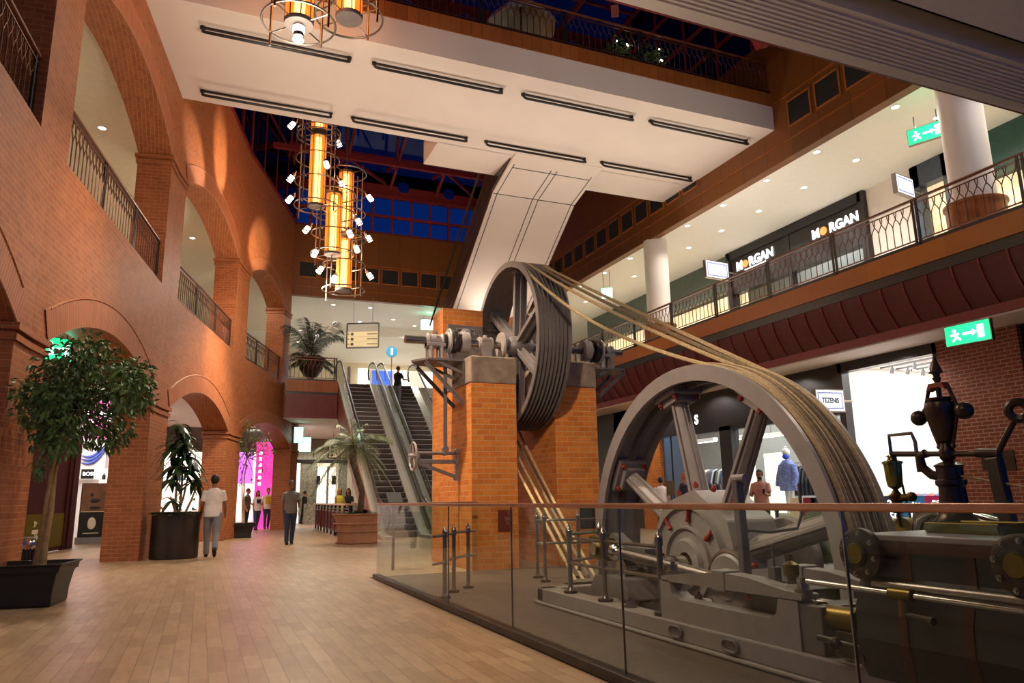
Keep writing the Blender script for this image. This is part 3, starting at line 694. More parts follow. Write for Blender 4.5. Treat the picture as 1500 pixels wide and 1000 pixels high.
# ---- hanging direction signs
def dirsign(lab, c, w, h, rz_, hang):
    t = thing('hanging_sign', lab, 'sign', tuple(c)); c = V(c); R = Matrix.Rotation(rz_, 3, 'Z'); u = R @ V((1, 0, 0)); n = R @ V((0, -1, 0)); U = V((0, 0, 1))
    m = MB()
    for s in (-1, 1): m.bar(c + u * (w / 2 * s), c + u * (w / 2 * s) + U * h, .05, .05, n)
    m.bar(c - u * w / 2, c + u * w / 2, .05, .05).bar(c - u * w / 2 + U * h, c + u * w / 2 + U * h, .05, .05)
    for s in (-.3, .3): m.bar(c + u * (w * s) + U * h, c + u * (w * s) + U * hang, .012, .012, n)
    part('frame', m, M['black'], t); sl = .62 * h / 3
    for k in range(3):
        z = .04 + sl * k; pn = part('slat', MB().bar(c - u * (w / 2 - .03) + U * (z + sl / 2), c + u * (w / 2 - .03) + U * (z + sl / 2), .03, sl * .93), M['signcream'], t)
        q = c + U * (z + sl / 2) + n * .02
        part('pictogram', MB().cyl(q - u * w * .33, q - u * w * .33 + n * .006, sl * .3, n=16), M['black'], pn)
        part('arrow', MB().bar(q - u * w * .46 + n * .003, q - u * w * .41 + n * .003, .01, .02).bar(q - u * w * .46 + n * .003, q - u * w * .445 + n * .003, .01, .06), M['black'], pn)
        part('lettering', MB().bar(q + u * w * .14 + n * .003, q + u * w * .46 + n * .003, .004, sl * .22), M['signgrey'], pn)
    return t
M['signcream'] = mat('cream sign slat', '#d9cfa0', .5, var=.04, emit=.25); M['signgrey'] = mat('faded sign lettering', '#8f866a', .6)
dirsign('cream three-slat direction sign in a black frame hung before the far gallery', aty(531, 509, 27.5), 1.22, .95, math.radians(-24), 2.0)
dirsign('small cream direction sign hung under the far gallery behind the palm', aty(497, 671, 33.2), .95, .85, math.radians(-4), 1.2)
# ---- exit and shop signs hung from ceilings
def exitsign(lab, c, w, h, rz_, top, mt='sign_g'):
    t = thing('exit_sign', lab, 'exit sign', tuple(c)); R = Matrix.Rotation(rz_, 3, 'Z'); u = R @ V((1, 0, 0)); n = R @ V((0, -1, 0)); U = V((0, 0, 1)); c = V(c)
    part('housing', MB().bar(c - u * (w/2+.015), c + u * (w/2+.015), .09, h + .03).bar(c - u * w * .3 + U * h / 2, c - u * w * .3 + U * top, .02, .02, n).bar(c + u * w * .3 + U * h / 2, c + u * w * .3 + U * top, .02, .02, n), M['steel'], t)
    p = part('lit_face', MB().bar(c - u * w / 2 + n * .047, c + u * w / 2 + n * .047, .006, h), M[mt], t)
    q = c + n * .053; g = MB()
    g.sphere(q - u * w * .28 + U * h * .22, h * .09, 8).bar(q - u * w * .3 + U * h * .12, q - u * w * .24 - U * h * .12, .006, h * .16).bar(q - u * w * .24 - U * h * .1, q - u * w * .34 - U * h * .3, .006, h * .1).bar(q - u * w * .24 - U * h * .1, q - u * w * .16 - U * h * .28, .006, h * .1).bar(q - u * w * .38 + U * h * .02, q - u * w * .18 + U * h * .05, .006, h * .09)
    g.bar(q - u * w * .1, q + u * w * .14, .006, h * .12).prism([(0, -h*.16), (w*.1, 0), (0, h*.16)], q + u * w * .12, u, U, .006)
    g.bar(q + u * w * .3 - U * h * .32, q + u * w * .3 + U * h * .32, .006, w * .14, u)
    part('running_person_symbol', g, M['glyph_w'], p); return t
exitsign('large green lit exit sign by the brick pillar at the right ground-floor shops', aty(1419, 488, 8.9), .82, .36, math.radians(-86), .12)
exitsign('green lit exit sign beside the near white column of the right gallery', aty(1358, 195, 10.6), .78, .36, math.radians(-68), .5)
exitsign('pale green exit sign under the right gallery ceiling behind the ropes', aty(889, 430, 22.5), .4, .4, math.radians(-30), .9, 'sign_c')
exitsign('pale green exit sign at the far gallery ceiling behind the brick pier', aty(627, 476, 34.5), .7, .5, math.radians(-10), .5, 'sign_c')
exitsign('green exit sign under the far gallery by the last brick pier', aty(437, 637, 34.0), .4, .7, math.radians(8), .35, 'sign_c')
exitsign('wide pale exit sign under the far gallery next to the last brick pier', aty(446, 651, 37.0), .6, .7, math.radians(8), .5, 'sign_c')
exitsign('green exit sign inside the nearest lower arch behind the ficus', aty(84, 512, 15.8), .5, .42, math.radians(30), .3)
def shopsign(lab, c, w, h, rz_, word, arm):
    t = thing('projecting_sign', lab, 'sign', tuple(c)); R = Matrix.Rotation(rz_, 3, 'Z'); u = R @ V((1, 0, 0)); n = R @ V((0, -1, 0)); U = V((0, 0, 1)); c = V(c)
    part('box', MB().bar(c - u * (w/2+.03), c + u * (w/2+.03), .12, h + .06).bar(c + u * w / 2, c + u * (w / 2 + arm), .05, .05), M['steel'], t, bev=.006)
    f = part('lit_face', MB().bar(c - u * w / 2 + n * .062, c + u * w / 2 + n * .062, .006, h), M['sign_w'], t)
    m = MB(); q = c + n * .067
    for s in (-1, 1): m.bar(q - u * w * .46 + U * (h * .38 * s), q + u * w * .46 + U * (h * .38 * s), .004, h * .09).bar(q + u * (w * .44 * s) - U * h * .42, q + u * (w * .44 * s) + U * h * .42, .004, w * .05, u)
    part('border_pattern', m, M['signblue'], f)
    if word: text('lettering', word, M['blackm'], t, q, (PI / 2, 0, rz_), h * .34, .003, sx=.78, bold=.006)
    return t
M['signblue'] = mat('blue grey sign pattern', '#7d86b0', .5, emit=.3)
shopsign('white lit TEZENIS sign projecting from the dark shopfront', aty(1214, 587, 13.6), .78, .5, math.radians(-6), 'TEZENIS', .3)
shopsign('white lit sign projecting beside the blue-grey upper shop portal', aty(1323, 273, 12.4), .75, .48, math.radians(10), '', .5)
shopsign('white lit sign projecting left of the far upper shop lettering', aty(1049, 396, 19.0), .95, .55, math.radians(5), '', .6)
# ================================================================== THE STEAM ENGINE AND ROPE DRIVE
def yz(a, r, c): return V((0, c[0] - r * math.cos(a), c[1] + r * math.sin(a)))     # angle seen from the camera side: 0 = towards the viewer
def ibeam(p, q, w, h, up, fl=.03):
    p, q, up = V(p), V(q), V(up); d = (q - p).normalized(); m = MB(); up = (up - d * up.dot(d)).normalized(); s = d.cross(up)
    m.bar(p, q, fl, h, up); m.bar(p + up * (h / 2 - fl / 2), q + up * (h / 2 - fl / 2), w, fl, up); m.bar(p - up * (h / 2 - fl / 2), q - up * (h / 2 - fl / 2), w, fl, up); return m
XA = V((1, 0, 0))
def bolt(m, p, ax, r=.02, h=.025): p, ax = V(p), V(ax).normalized(); m.cyl(p, p + ax * h, r, n=6); m.cyl(p + ax * h, p + ax * h * 1.5, r * .5, n=8); return m
# ---- flywheel
FC, FR, FX0, FX1 = (6.95, .44), 2.165, 5.0, 5.6
t = thing('flywheel', 'huge grey eight-spoked flywheel with red bolts, half sunk in the floor', 'flywheel', (5.3, FC[0], FC[1] - FR))
cc = (FX0, FC[0], FC[1])
pr = [(2.0, 0), (FR + .012, 0), (FR + .012, .045)] + [(FR - .03 * (k % 2), .06 + .03 * k) for k in range(17)] + [(FR + .012, .56), (FR + .012, .6), (2.0, .6), (2.0, .55), (2.07, .53), (2.07, .07), (2.0, .05), (2.0, 0)]
part('rim', MB().lathe(pr, cc, (1, 0, 0), 120, sm=False), M['iron'], t, smooth=False)
part('rim_band', MB().lathe([(1.99, .27), (2.075, .26), (2.075, .34), (1.99, .33), (1.99, .27)], cc, (1, 0, 0), 96), M['iron_d'], t)
for k in range(8):
    a = math.radians(14.5 + 45 * k); p0, p1 = yz(a, .62, FC), yz(a, 1.96, FC); p0.x = p1.x = 5.3; d = (p1 - p0).normalized(); sd = XA.cross(d)
    m = MB(); pts = [(-.11, -.05), (-.11, .05), (-.05, .11), (.05, .11), (.11, .05), (.11, -.05), (.05, -.11), (-.05, -.11)]
    w0, w1 = 1.0, .82; vs = []
    for c, sc0 in ((p0, 1.12), (p0 + d * .12, 1.0), (p1 - d * .15, .84), (p1, .95)):
        for x, y in pts: vs.append(c + XA * (x * sc0) + sd * (y * sc0))
    m.add(vs, [(r * 8 + i, r * 8 + (i + 1) % 8, (r + 1) * 8 + (i + 1) % 8, (r + 1) * 8 + i) for r in range(3) for i in range(8)], False)
    for s in (-1, 1): m.bar(p0 + XA * (.125 * s), p1 + XA * (.1 * s), .03, .045, sd)
    for s in (-1, 1): m.bar(p0 + sd * (.118 * s), p1 + sd * (.098 * s), .05, .02, sd)
    sp = part('spoke', m, M['iron'], t, bev=.012)
    m = MB().bar(p1 - d * .02, p1 + d * .08, .42, .44, sd).bar(p1 - d * .1, p1 - d * .02, .3, .3, sd); part('spoke_foot', m, M['iron'], sp, bev=.015)
    for e, g in ((-.16, -.16), (.16, -.16), (-.16, .16), (.16, .16)):
        m = MB(); bolt(m, p1 + XA * e + sd * g - d * .02, -d, .032, .05); part('bolt', m, M['bolt'], sp)
    m = MB(); q = yz(a, .78, FC); q.x = 5.3
    for s in (-1, 1):
        b = MB(); bolt(b, q + sd * (.17 * s) + d * .02 - XA * .16, d, .03, .045); part('bolt', b, M['bolt'], t)
# hub: octagonal boss with concentric rings
oct_ = [(-.80 * math.cos(math.radians(14.5 + 22.5 + 45 * k)), .80 * math.sin(math.radians(14.5 + 22.5 + 45 * k))) for k in range(8)]
part('hub', MB().prism(oct_, (FX0 - .01, FC[0], FC[1]), (0, 1, 0), (0, 0, 1), .62), M['iron'], t, bev=.03)
part('hub_plate', MB().lathe([(.12, -.02), (.13, -.1), (.25, -.11), (.28, -.06), (.36, -.055), (.38, -.09), (.40, -.09), (.41, -.055), (.58, -.05), (.6, -.085), (.62, -.085), (.63, -.03), (.65, 0), (.12, 0), (.12, -.02)], cc, (1, 0, 0), 64), M['iron'], t)
for k in range(8):
    a = math.radians(37 + 45 * k); b = MB(); p = yz(a, .53, FC); p.x = FX0 - .075; d = V((0, -math.cos(a), math.sin(a)))
    b.cyl(p - d * .06, p + d * .06, .022, n=8).cyl(p - d * .075, p - d * .05, .03, n=6).cyl(p + d * .05, p + d * .075, .03, n=6); part('bolt', b, M['bolt'], t)
part('crankshaft', MB().cyl((4.1, FC[0], FC[1]), (7.5, FC[0], FC[1]), .1, n=24).lathe([(0, 0), (.09, .02), (.11, .08), (.11, .2)], (4.85, FC[0], FC[1]), (1, 0, 0), 24), M['chrome'], t)
# ---- pulley on the brick piers
PC, PR = (12.7, 4.02), 1.6
t = thing('rope_pulley', 'tall dark grooved rope pulley turning between the two brick piers', 'pulley', (5.46, PC[0], PC[1] - PR))
pp = (5.15, PC[0], PC[1]); prf = [(1.5, 0), (PR + .012, 0), (PR + .012, .02)]
for k in range(8):
    x = .03 + k * .0725; prf += [(PR - .05, x + .018), (PR - .058, x + .03), (PR - .05, x + .042), (PR + .01, x + .062), (PR + .01, x + .07)]
prf += [(PR + .012, .63), (1.5, .63), (1.5, 0)]
part('rim', MB().lathe(prf, pp, (1, 0, 0), 110), M['iron_d'], t, smooth=True)
part('rim_rope_groove_liner', MB().lathe([(PR - .052, .03), (PR - .052, .6)], pp, (1, 0, 0), 90), M['rope_d'], t)
for k in range(6):
    a = math.radians(24 + 60 * k); p0, p1 = yz(a, .2, PC), yz(a, 1.52, PC); p0.x = p1.x = 5.46; d = (p1 - p0).normalized(); sd = XA.cross(d)
    m = MB(); m.bar(p0, p1, .24, .035, sd).bar(p0, p1, .05, .16, sd)
    for s in (-1, 1): m.bar(p0 + XA * (.115 * s), p1 + XA * (.115 * s), .03, .09, sd)
    sp = part('spoke', m, M['iron_d'], t, bev=.01)
    part('spoke_foot', MB().bar(p1 - d * .12, p1 + d * .0, .3, .26, sd), M['iron_d'], sp, bev=.03)
part('hub', MB().lathe([(.08, .08), (.15, .08), (.2, .16), (.2, .46), (.15, .55), (.08, .55)], pp, (1, 0, 0), 32), M['iron_d'], t)
part('flange', MB().lathe([(.08, -.09), (.24, -.09), (.25, -.06), (.24, -.03), (.08, -.03)], pp, (1, 0, 0), 36), M['iron'], t)
# rim lug seen inside, upper left
m = MB(); a = math.radians(158)
for dd in (-.05, .05):
    q = yz(a + dd, 1.47, PC); d = V((0, -math.cos(a + dd), math.sin(a + dd))); q.x = 5.46; m.bar(q - d * .04, q + d * .05, .42, .05, d.cross(XA))
    for e in (-.15, 0, .15): m.cyl(q + XA * e - d * .1, q + XA * e, .028, n=8)
part('rim_joint', m, M['iron_d'], t)
# ---- line shaft with clutches and bearings
t = thing('line_shaft', 'steel line shaft with clutch rings lying across the capped brick piers', 'shaft', (5.5, PC[0], PC[1] - .3))
sh = lambda a, b, r, n=20: MB().cyl((a, PC[0], PC[1]), (b, PC[0], PC[1]), r, n=n)
part('shaft', sh(3.22, 7.72, .075), M['steel'], t)
for x0, s in ((4.42, -1), (6.82, 1)):
    for (dx, w, r, mt) in ((0, .16, .2, 'iron'), (.17, .05, .17, 'darksteel'), (.24, .09, .22, 'darksteel'), (.36, .04, .24, 'iron'), (.43, .08, .13, 'darksteel')):
        part('clutch_ring', MB().lathe([(.07, 0), (r, 0), (r + .01, w * .3), (r, w), (.07, w)], (x0 + s * dx - (w if s < 0 else 0), PC[0], PC[1]), (1, 0, 0), 30), M[mt], t)
    m = MB()
    for a in (20, 140, 260): q = V((x0 + s * .2, PC[0] + .16 * math.cos(math.radians(a)), PC[1] + .16 * math.sin(math.radians(a)))); m.cyl(q - XA * .16, q + XA * .16, .03, n=8)
    part('clutch_bolts', m, M['darksteel'], t)
m = MB(); m.ring((4.02, PC[0], PC[1] - .02), (1, 0, 0), .17, .03, 24, 8).bar((4.02, PC[0], PC[1] - .15), (4.02, PC[0], PC[1] - .38), .05, .05, (0, 1, 0)); part('fork_collar', m, M['iron'], t)
def bearing(lab, x, y, z, ztop):
    t = thing('bearing_block', lab, 'bearing', (x, y, z)); U = V((0, 0, 1))
    part('pedestal', MB().prism([(-.2, 0), (.2, 0), (.2, .05), (.12, .1), (.09, ztop - z - .05), (-.09, ztop - z - .05), (-.12, .1), (-.2, .05)], (x - .1, y, z), (0, 1, 0), (0, 0, 1), .2), M['iron'], t, bev=.01)
    part('housing', MB().lathe([(.075, -.14), (.125, -.14), (.135, -.1), (.115, -.08), (.115, .08), (.135, .1), (.125, .14), (.075, .14)], (x, y, ztop), (1, 0, 0), 24), M['iron'], t)
    part('cap', MB().box((x - .09, y - .13, ztop + .04), (x + .09, y + .13, ztop + .1)).cyl((x, y, ztop + .1), (x, y, ztop + .17), .035, n=12), M['iron'], t, bev=.01)
    for s in (-1, 1): b = MB(); bolt(b, (x, y + .1 * s, ztop + .1), (0, 0, 1), .022, .03); part('nut', b, M['iron_d'], t)
bearing('grey bearing block on the stone cap of the left brick pier', 4.76, PC[0], 3.66, PC[1])
bearing('grey bearing block on the stone cap of the right brick pier', 6.3, PC[0], 3.66, PC[1])
def outrig(lab, x0, x1, xb):
    s = 1 if x1 > x0 else -1; t = thing('bracket_platform', lab, 'bracket', (xb, PC[0], 3.5)); y = PC[0]; c = (x0 + .25 * s * -1)
    xe = x0; xw = xb
    part('plate', MB().prism([(xe, y - .12), (xe - .06 * -s * -1, y), (xe, y + .12), (xe + .15 * s, y + .36), (xw, y + .36), (xw, y - .36), (xe + .15 * s, y - .36)], (0, 0, 3.6), (1, 0, 0), (0, 1, 0), .035), M['iron_d'], t)
    for q in (-.28, .28):
        m = MB().bar((xe + .12 * s, y + q, 3.57), (xw, y + q, 2.84), .07, .02, (0, 1, 0)).bar((xe + .12 * s, y + q, 3.59), (xw, y + q, 2.86), .02, .07, (0, 1, 0)); part('brace', m, M['iron_d'], t)
        m = MB().bar((xw - .5 * s, y + q, 3.59), (xw, y + q, 3.38), .05, .05, (0, 1, 0)).bar((xw - .02 * s, y + q, 3.6), (xw - .02 * s, y + q, 3.28), .04, .07, (0, 1, 0)); part('knee', m, M['iron_d'], t)
    bx = xe + .38 * s
    for dx, dy in ((-.1, -.1), (.1, -.1), (-.1, .1), (.1, .1)): part('column', MB().cyl((bx + dx, y + dy, 3.63), (bx + dx, y + dy, 3.9), .045, n=14), M['iron'], t)
    part('bearing', MB().lathe([(.075, -.17), (.13, -.17), (.14, -.12), (.12, -.1), (.12, .1), (.14, .12), (.13, .17), (.075, .17)], (bx, y, PC[1]), (1, 0, 0), 24).box((bx - .17, y - .15, 3.9), (bx + .17, y + .15, 3.96)), M['iron'], t, bev=.008)
    for q in (-.11, .11): b = MB(); bolt(b, (bx, y + q, PC[1] + .1), (0, 0, 1), .025, .035); part('nut', b, M['iron_d'], t)
    return t
outrig('grey bracket platform with bearing on the left face of the left brick pier', 3.4, 4.25, 4.25)
outrig('grey bracket platform with bearing on the right face of the right brick pier', 7.72, 6.73, 6.73)
for x0, x1, lab in ((4.34, 5.08, 'grey cast wall plate with two bosses on the left pier stack'), (5.95, 6.7, 'grey cast wall plate with two bosses on the right pier stack')):
    t = thing('wall_plate', lab, 'plate', ((x0 + x1) / 2, 13.7, 3.66))
    part('plate', MB().box((x0, 13.66, 3.67), (x1, 13.715, 4.6)), M['iron_d'], t, bev=.01); ch = .1
    o = [(x0+.08, 3.75), (x1-.08, 3.75), (x1-.08, 4.42), (x1-.08-ch, 4.42), (x1-.08-ch, 4.52), (x0+.08+ch, 4.52), (x0+.08+ch, 4.42), (x0+.08, 4.42)]
    part('moulding', MB().tube([(a, 13.66, b) for a, b in o], .012, 5, True), M['iron'], t)
    for z in (3.8, 4.42): part('boss', MB().lathe([(.0, -.12), (.05, -.12), (.06, -.06), (.1, -.05), (.11, 0)], ((x0 + x1) / 2, 13.66, z), (0, 1, 0), 24), M['iron'], t)
# clutch rod, lower bracket and handwheel
t = thing('clutch_lever', 'grey bracket with spoked handwheel and long pull rod on the left pier face', 'lever', (4.0, 12.75, 1.6))
y = 12.72
part('pull_rod', MB().bar((3.99, y, 3.66), (3.99, y, 2.02), .065, .03, (0, 1, 0)).cyl((3.99, y - .04, 2.05), (3.99, y + .04, 2.05), .06, n=14), M['iron_d'], t)
m = MB().cyl((3.45, y, 1.98), (4.25, y, 1.98), .03, n=12).bar((3.48, y, 1.83), (4.25, y, 1.83), .06, .07).bar((4.22, y, 2.04), (4.22, y, 1.52), .06, .08, (0, 1, 0)).bar((3.52, y, 1.8), (4.22, y, 1.55), .05, .06)
part('bracket', m, M['iron_d'], t, bev=.006)
for p in ((4.2, 2.02), (4.2, 1.83), (4.2, 1.54), (3.99, 1.98)): part('pivot', MB().cyl((p[0], y - .07, p[1]), (p[0], y + .06, p[1]), .045, n=12), M['iron_d'], t)
m = MB().ring((3.4, y, 1.92), (1, 0, 0), .24, .022, 32, 7)
for k in range(5): a = 2 * PI * k / 5 + .3; m.cyl((3.4, y, 1.92), (3.4, y + .24 * math.cos(a), 1.92 + .24 * math.sin(a)), .016, n=6)
m.cyl((3.34, y, 1.92), (3.5, y, 1.92), .05, n=14).cyl((3.4, y - .24, 1.92), (3.25, y - .24, 1.92), .018, n=8); part('handwheel', m, M['iron'], t)
# ---- drive ropes
dy_, dz_ = FC[0] - PC[0], FC[1] - PC[1]; LL = math.hypot(dy_, dz_); dh = (dy_ / LL, dz_ / LL); pu = (dh[1], -dh[0])
if pu[1] < 0: pu = (-pu[0], -pu[1])
R1, R2 = PR - .012, FR + .018; q = (R1 - R2) / LL; cq = math.sqrt(1 - q * q)
nu = (q * dh[0] + cq * pu[0], q * dh[1] + cq * pu[1]); nl = (q * dh[0] - cq * pu[0], q * dh[1] - cq * pu[1])
def rope(k):
    x1 = 5.15 + .045 + (.02, .2, .36, .5)[k]; x2 = FX0 + .09 + (.0, .14, .27, .4)[k]; pts = []; rng = random.Random(k)
    sag = (.40, .12, .07, .02)[k]; n = 26; A = (PC[0] + nu[0] * R1, PC[1] + nu[1] * R1); B = (FC[0] + nu[0] * R2, FC[1] + nu[1] * R2)
    for i in range(n + 1):
        f = i / n; pts.append((x1 + (x2 - x1) * f, A[0] + (B[0] - A[0]) * f, A[1] + (B[1] - A[1]) * f - sag * 4 * f * (1 - f) * (1 - .25 * f)))
    a0 = math.atan2(nu[1], nu[0]); a1 = math.atan2(nl[1], nl[0])
    if a1 < a0: a1 += 2 * PI
    for i in range(1, 60): a = a0 + (a1 - a0) * i / 60; pts.append((x2 + .006 * math.sin(i * .7 + k * 2), FC[0] + R2 * math.cos(a), FC[1] + R2 * math.sin(a)))
    A2 = (PC[0] + nl[0] * R1, PC[1] + nl[1] * R1); B2 = (FC[0] + nl[0] * R2, FC[1] + nl[1] * R2)
    for i in range(n + 1):
        f = i / n; pts.append((x2 + (x1 - x2) * f, B2[0] + (A2[0] - B2[0]) * f, B2[1] + (A2[1] - B2[1]) * f - (.05 + .1 * k) * 4 * f * (1 - f) * .5))
    b0 = math.atan2(nl[1], nl[0]); b1 = math.atan2(nu[1], nu[0])
    for i in range(1, 40): a = b0 + (b1 - b0) * i / 40; pts.append((x1, PC[0] + R1 * math.cos(a), PC[1] + R1 * math.sin(a)))
    labs = ('drive rope on the viewer side, sagging deepest between pulley and flywheel', 'second drive rope from the viewer side', 'third drive rope from the viewer side', 'drive rope farthest from the viewer, the tautest')
    solo('drive_rope', MB().tube(pts, .025, 7, True), M['rope'] if k != 2 else M['rope2'], labs[k], 'rope', 'drive ropes')
M['rope2'] = mat('worn grey rope', '#7d6a4e', .85, var=.3, scale=25, bump=.4)
for k in range(4): rope(k)
for k in range(17):      # strands lying wound on the rim
    xx = FX0 + .075 + .0285 * k; rr = .0125 + .006 * ((k * 7) % 3)
    solo('rim_rope', MB().ring((xx, FC[0], FC[1]), (1, 0, 0), FR + .004 + rr * .6, rr, 140, 6), (M['rope'], M['rope2'], M['rope'], M['rope'], M['rope_d'], M['rope2'], M['rope'])[(k * 5 + k // 4) % 7], 'thin rope strand wound on the rim of the flywheel', 'rope', 'rope strands on the flywheel rim')
# ---- engine bed
t = thing('engine_bed', 'long grey cast engine bed behind the glass, with oval holes and a pocket', 'machine bed', (4, 5, 0))
m = MB(); m.box((3.60, 1.2, 0), (3.72, 8.1, .03)).box((3.63, 1.2, .03), (3.84, 8.05, .17)).box((3.63, 7.9, .03), (4.7, 8.05, .17)).box((4.6, 1.2, .03), (4.72, 8.05, .17)).box((3.84, 1.2, 0), (4.6, 7.9, .05))
part('plinth', m, M['iron'], t, bev=.012)
pk = [(3.97, .17), (5.57, .17), (5.57, .48), (5.44, .48), (5.40, .38), (5.30, .34), (4.25, .34), (4.18, .38), (4.15, .48), (3.97, .48)]
for x in (3.66, 4.42): part('side_frame', MB().prism(pk, (x, 0, 0), (0, 1, 0), (0, 0, 1), .16), M['iron'], t, bev=.012)
part('end_post', MB().box((3.67, 3.78, .17), (4.55, 3.97, .47)), M['iron_d'], t, bev=.01)
part('crosshead_floor', MB().box((3.83, 3.97, .17), (4.42, 5.4, .26)), M['iron_d'], t)
part('bearing_pedestal', MB().prism([(6.5, .17), (7.4, .17), (7.25, .36), (6.65, .36)], (3.95, 0, 0), (0, 1, 0), (0, 0, 1), .5), M['iron_d'], t, bev=.02)
for yh in (4.64, 5.32): 
    m = MB()
    for r, x in ((.05, 3.615),): 
        pts = [(x, yh + .035 * s + r * math.cos(a), .1 + r * .8 * math.sin(a)) for s, rng_ in ((1, range(-6, 7)), (-1, range(6, 19))) for a in [PI * j / 12 for j in rng_]]
        m.tube(pts, .012, 6, True); m.add(pts, [tuple(range(len(pts)))])
    part('oval_hole_rim', m, M['iron_d'], t)
bar_ = [(3.93, .49), (5.54, .47), (5.55, .51), (5.4, .53), (5.0, .575), (4.75, .6), (4.45, .59), (4.1, .54), (3.93, .53)]
for x in (3.66, 4.42):
    part('guide_bar', MB().prism(bar_, (x, 0, 0), (0, 1, 0), (0, 0, 1), .15), M['iron'], t, bev=.012)
    m = MB().box((x - .01, 4.7, .46), (x + .16, 4.85, .615)); part('guide_clamp', m, M['iron'], t, bev=.01)
    for yy in (3.98, 5.47): b = MB(); b.cyl((x + .07, yy, .5), (x + .07, yy, .555), .06, n=18); bolt(b, (x + .07, yy, .555), (0, 0, 1), .04, .05); part('nut', b, M['steel'], t)
for (x, yy, z) in ((3.74, 3.62, .17), (3.74, 6.2, .17), (4.5, 6.2, .17), (3.72, 3.42, .17)): b = MB(); b.cyl((x, yy, z), (x, yy, z + .02), .06, n=14); bolt(b, (x, yy, z + .02), (0, 0, 1), .038, .05); part('anchor_bolt', b, M['steel'], t)
# crank, connecting rod and eccentric
t = thing('crank', 'dark crank web with polished pin at the near end of the crankshaft', 'crank', (4.35, FC[0], 0.2))
part('web', MB().prism([(.62, .25), (.5, .34), (.2, .2), (-.15, .2), (-.22, -.1), (.0, -.36), (.3, -.42), (.55, -.3), (.5, 0)], (4.3, FC[0], FC[1]), (0, 1, 0), (0, 0, 1), .13), M['iron_d'], t, bev=.02)
part('crank_pin', MB().cyl((4.0, FC[0] + .42, .62), (4.3, FC[0] + .42, .62), .07, n=18), M['chrome'], t)
t = thing('connecting_rod', 'polished connecting rod with brass big end running down to the crosshead', 'connecting rod', (4.1, 5.6, .5))
p, q2 = V((4.12, FC[0] + .42, .62)), V((4.12, 4.75, .42)); d = (q2 - p).normalized()
part('big_end', MB().bar(p - d * .17, p + d * .16, .16, .24).bar(p + d * .16, p + d * .3, .12, .16), M['brass'], t, bev=.02)
part('strap', MB().sphere(p + d * .3, .095, 16, (1, 1.2, 1)), M['chrome'], t)
part('rod', MB().tube([p + d * .3, p + d * .9, p + d * 1.6, q2], [.05, .062, .058, .048], 16), M['steel'], t)
part('oil_cup', MB().cyl(p + V((0, 0, .12)), p + V((0, 0, .2)), .03, .04, 12), M['brass'], t)
t = thing('eccentric', 'round grey eccentric disc seen through the pocket of the bed', 'eccentric', (4.2, 5.3, .2))
part('disc', MB().lathe([(.05, -.03), (.12, -.04), (.14, -.02), (.24, -.02), (.26, 0), (.26, .06), (.05, .06)], (4.2, 5.35, .42), (1, 0, 0), 40), M['iron'], t)
part('strap', MB().ring((4.22, 5.35, .42), (1, 0, 0), .275, .025, 40, 8), M['steel'], t)
b = MB(); bolt(b, (4.19, 5.02, .36), (-1, 0, 0), .035, .05); part('bolt', b, M['bolt'], t)
t = thing('crosshead', 'brass and steel crosshead block between the guide bars', 'crosshead', (4.1, 4.5, .3))
part('slide_block', MB().box((3.86, 4.3, .3), (4.38, 4.68, .5)), M['darksteel'], t, bev=.015)
part('piston_rod', MB().cyl((4.12, 4.3, .4), (4.12, 3.4, .4), .045, n=16), M['chrome'], t)
part('gland', MB().cyl((3.76, 3.86, .4), (3.76, 3.55, .41), .075, n=20).cyl((3.76, 3.9, .4), (3.76, 3.86, .4), .09, n=20), M['brass'], t)
# standing lubricator pipe and spindle
t = thing('lubricator_post', 'tall grey square post with round cap pipe standing on the bed before the hub', 'post', (4.2, 5.2, .5))
lp = atx(1093, 845, 4.15); tp = atx(1090, 700, 4.15)
part('post', MB().bar((4.15, lp.y, .45), (4.15, lp.y + .02, tp.z), .075, .075, (1, 0, 0)), M['iron_d'], t, bev=.012)
part('cap', MB().cyl((4.15, lp.y + .06, tp.z), (4.15, lp.y - .09, tp.z), .035, n=14), M['iron'], t)
part('pipe', MB().tube([(4.2, lp.y, tp.z - .42), (4.35, lp.y - .1, tp.z - .44), (4.5, lp.y - .25, tp.z - .41), (4.54, lp.y - .27, tp.z - .3), (4.54, lp.y - .27, tp.z - .05)], .014, 7), M['iron_d'], t)
for nm, px, py, h, mt in (('thin spindle with a small square block on the guide bar', 1136, 852, .22, 'iron_d'), ('brass oil cup on the guide bar near its thick end', 1160, 850, .16, 'brass')):
    c = atx(px, py, 3.85); c.z = .56; t = thing('oiler', nm, 'oiler', tuple(c))
    part('body', MB().box(c + V((-.03, -.035, 0)), c + V((.03, .035, .1))) if mt == 'iron_d' else MB().lathe([(0, 0), (.035, 0), (.03, .03), (.055, .06), (.055, .13), (.02, .15), (0, .16)], c, n=18), M[mt], t)
    part('stem', MB().cyl(c + V((0, 0, .1)), c + V((0, 0, h + .04)), .011, n=8), M[mt], t)
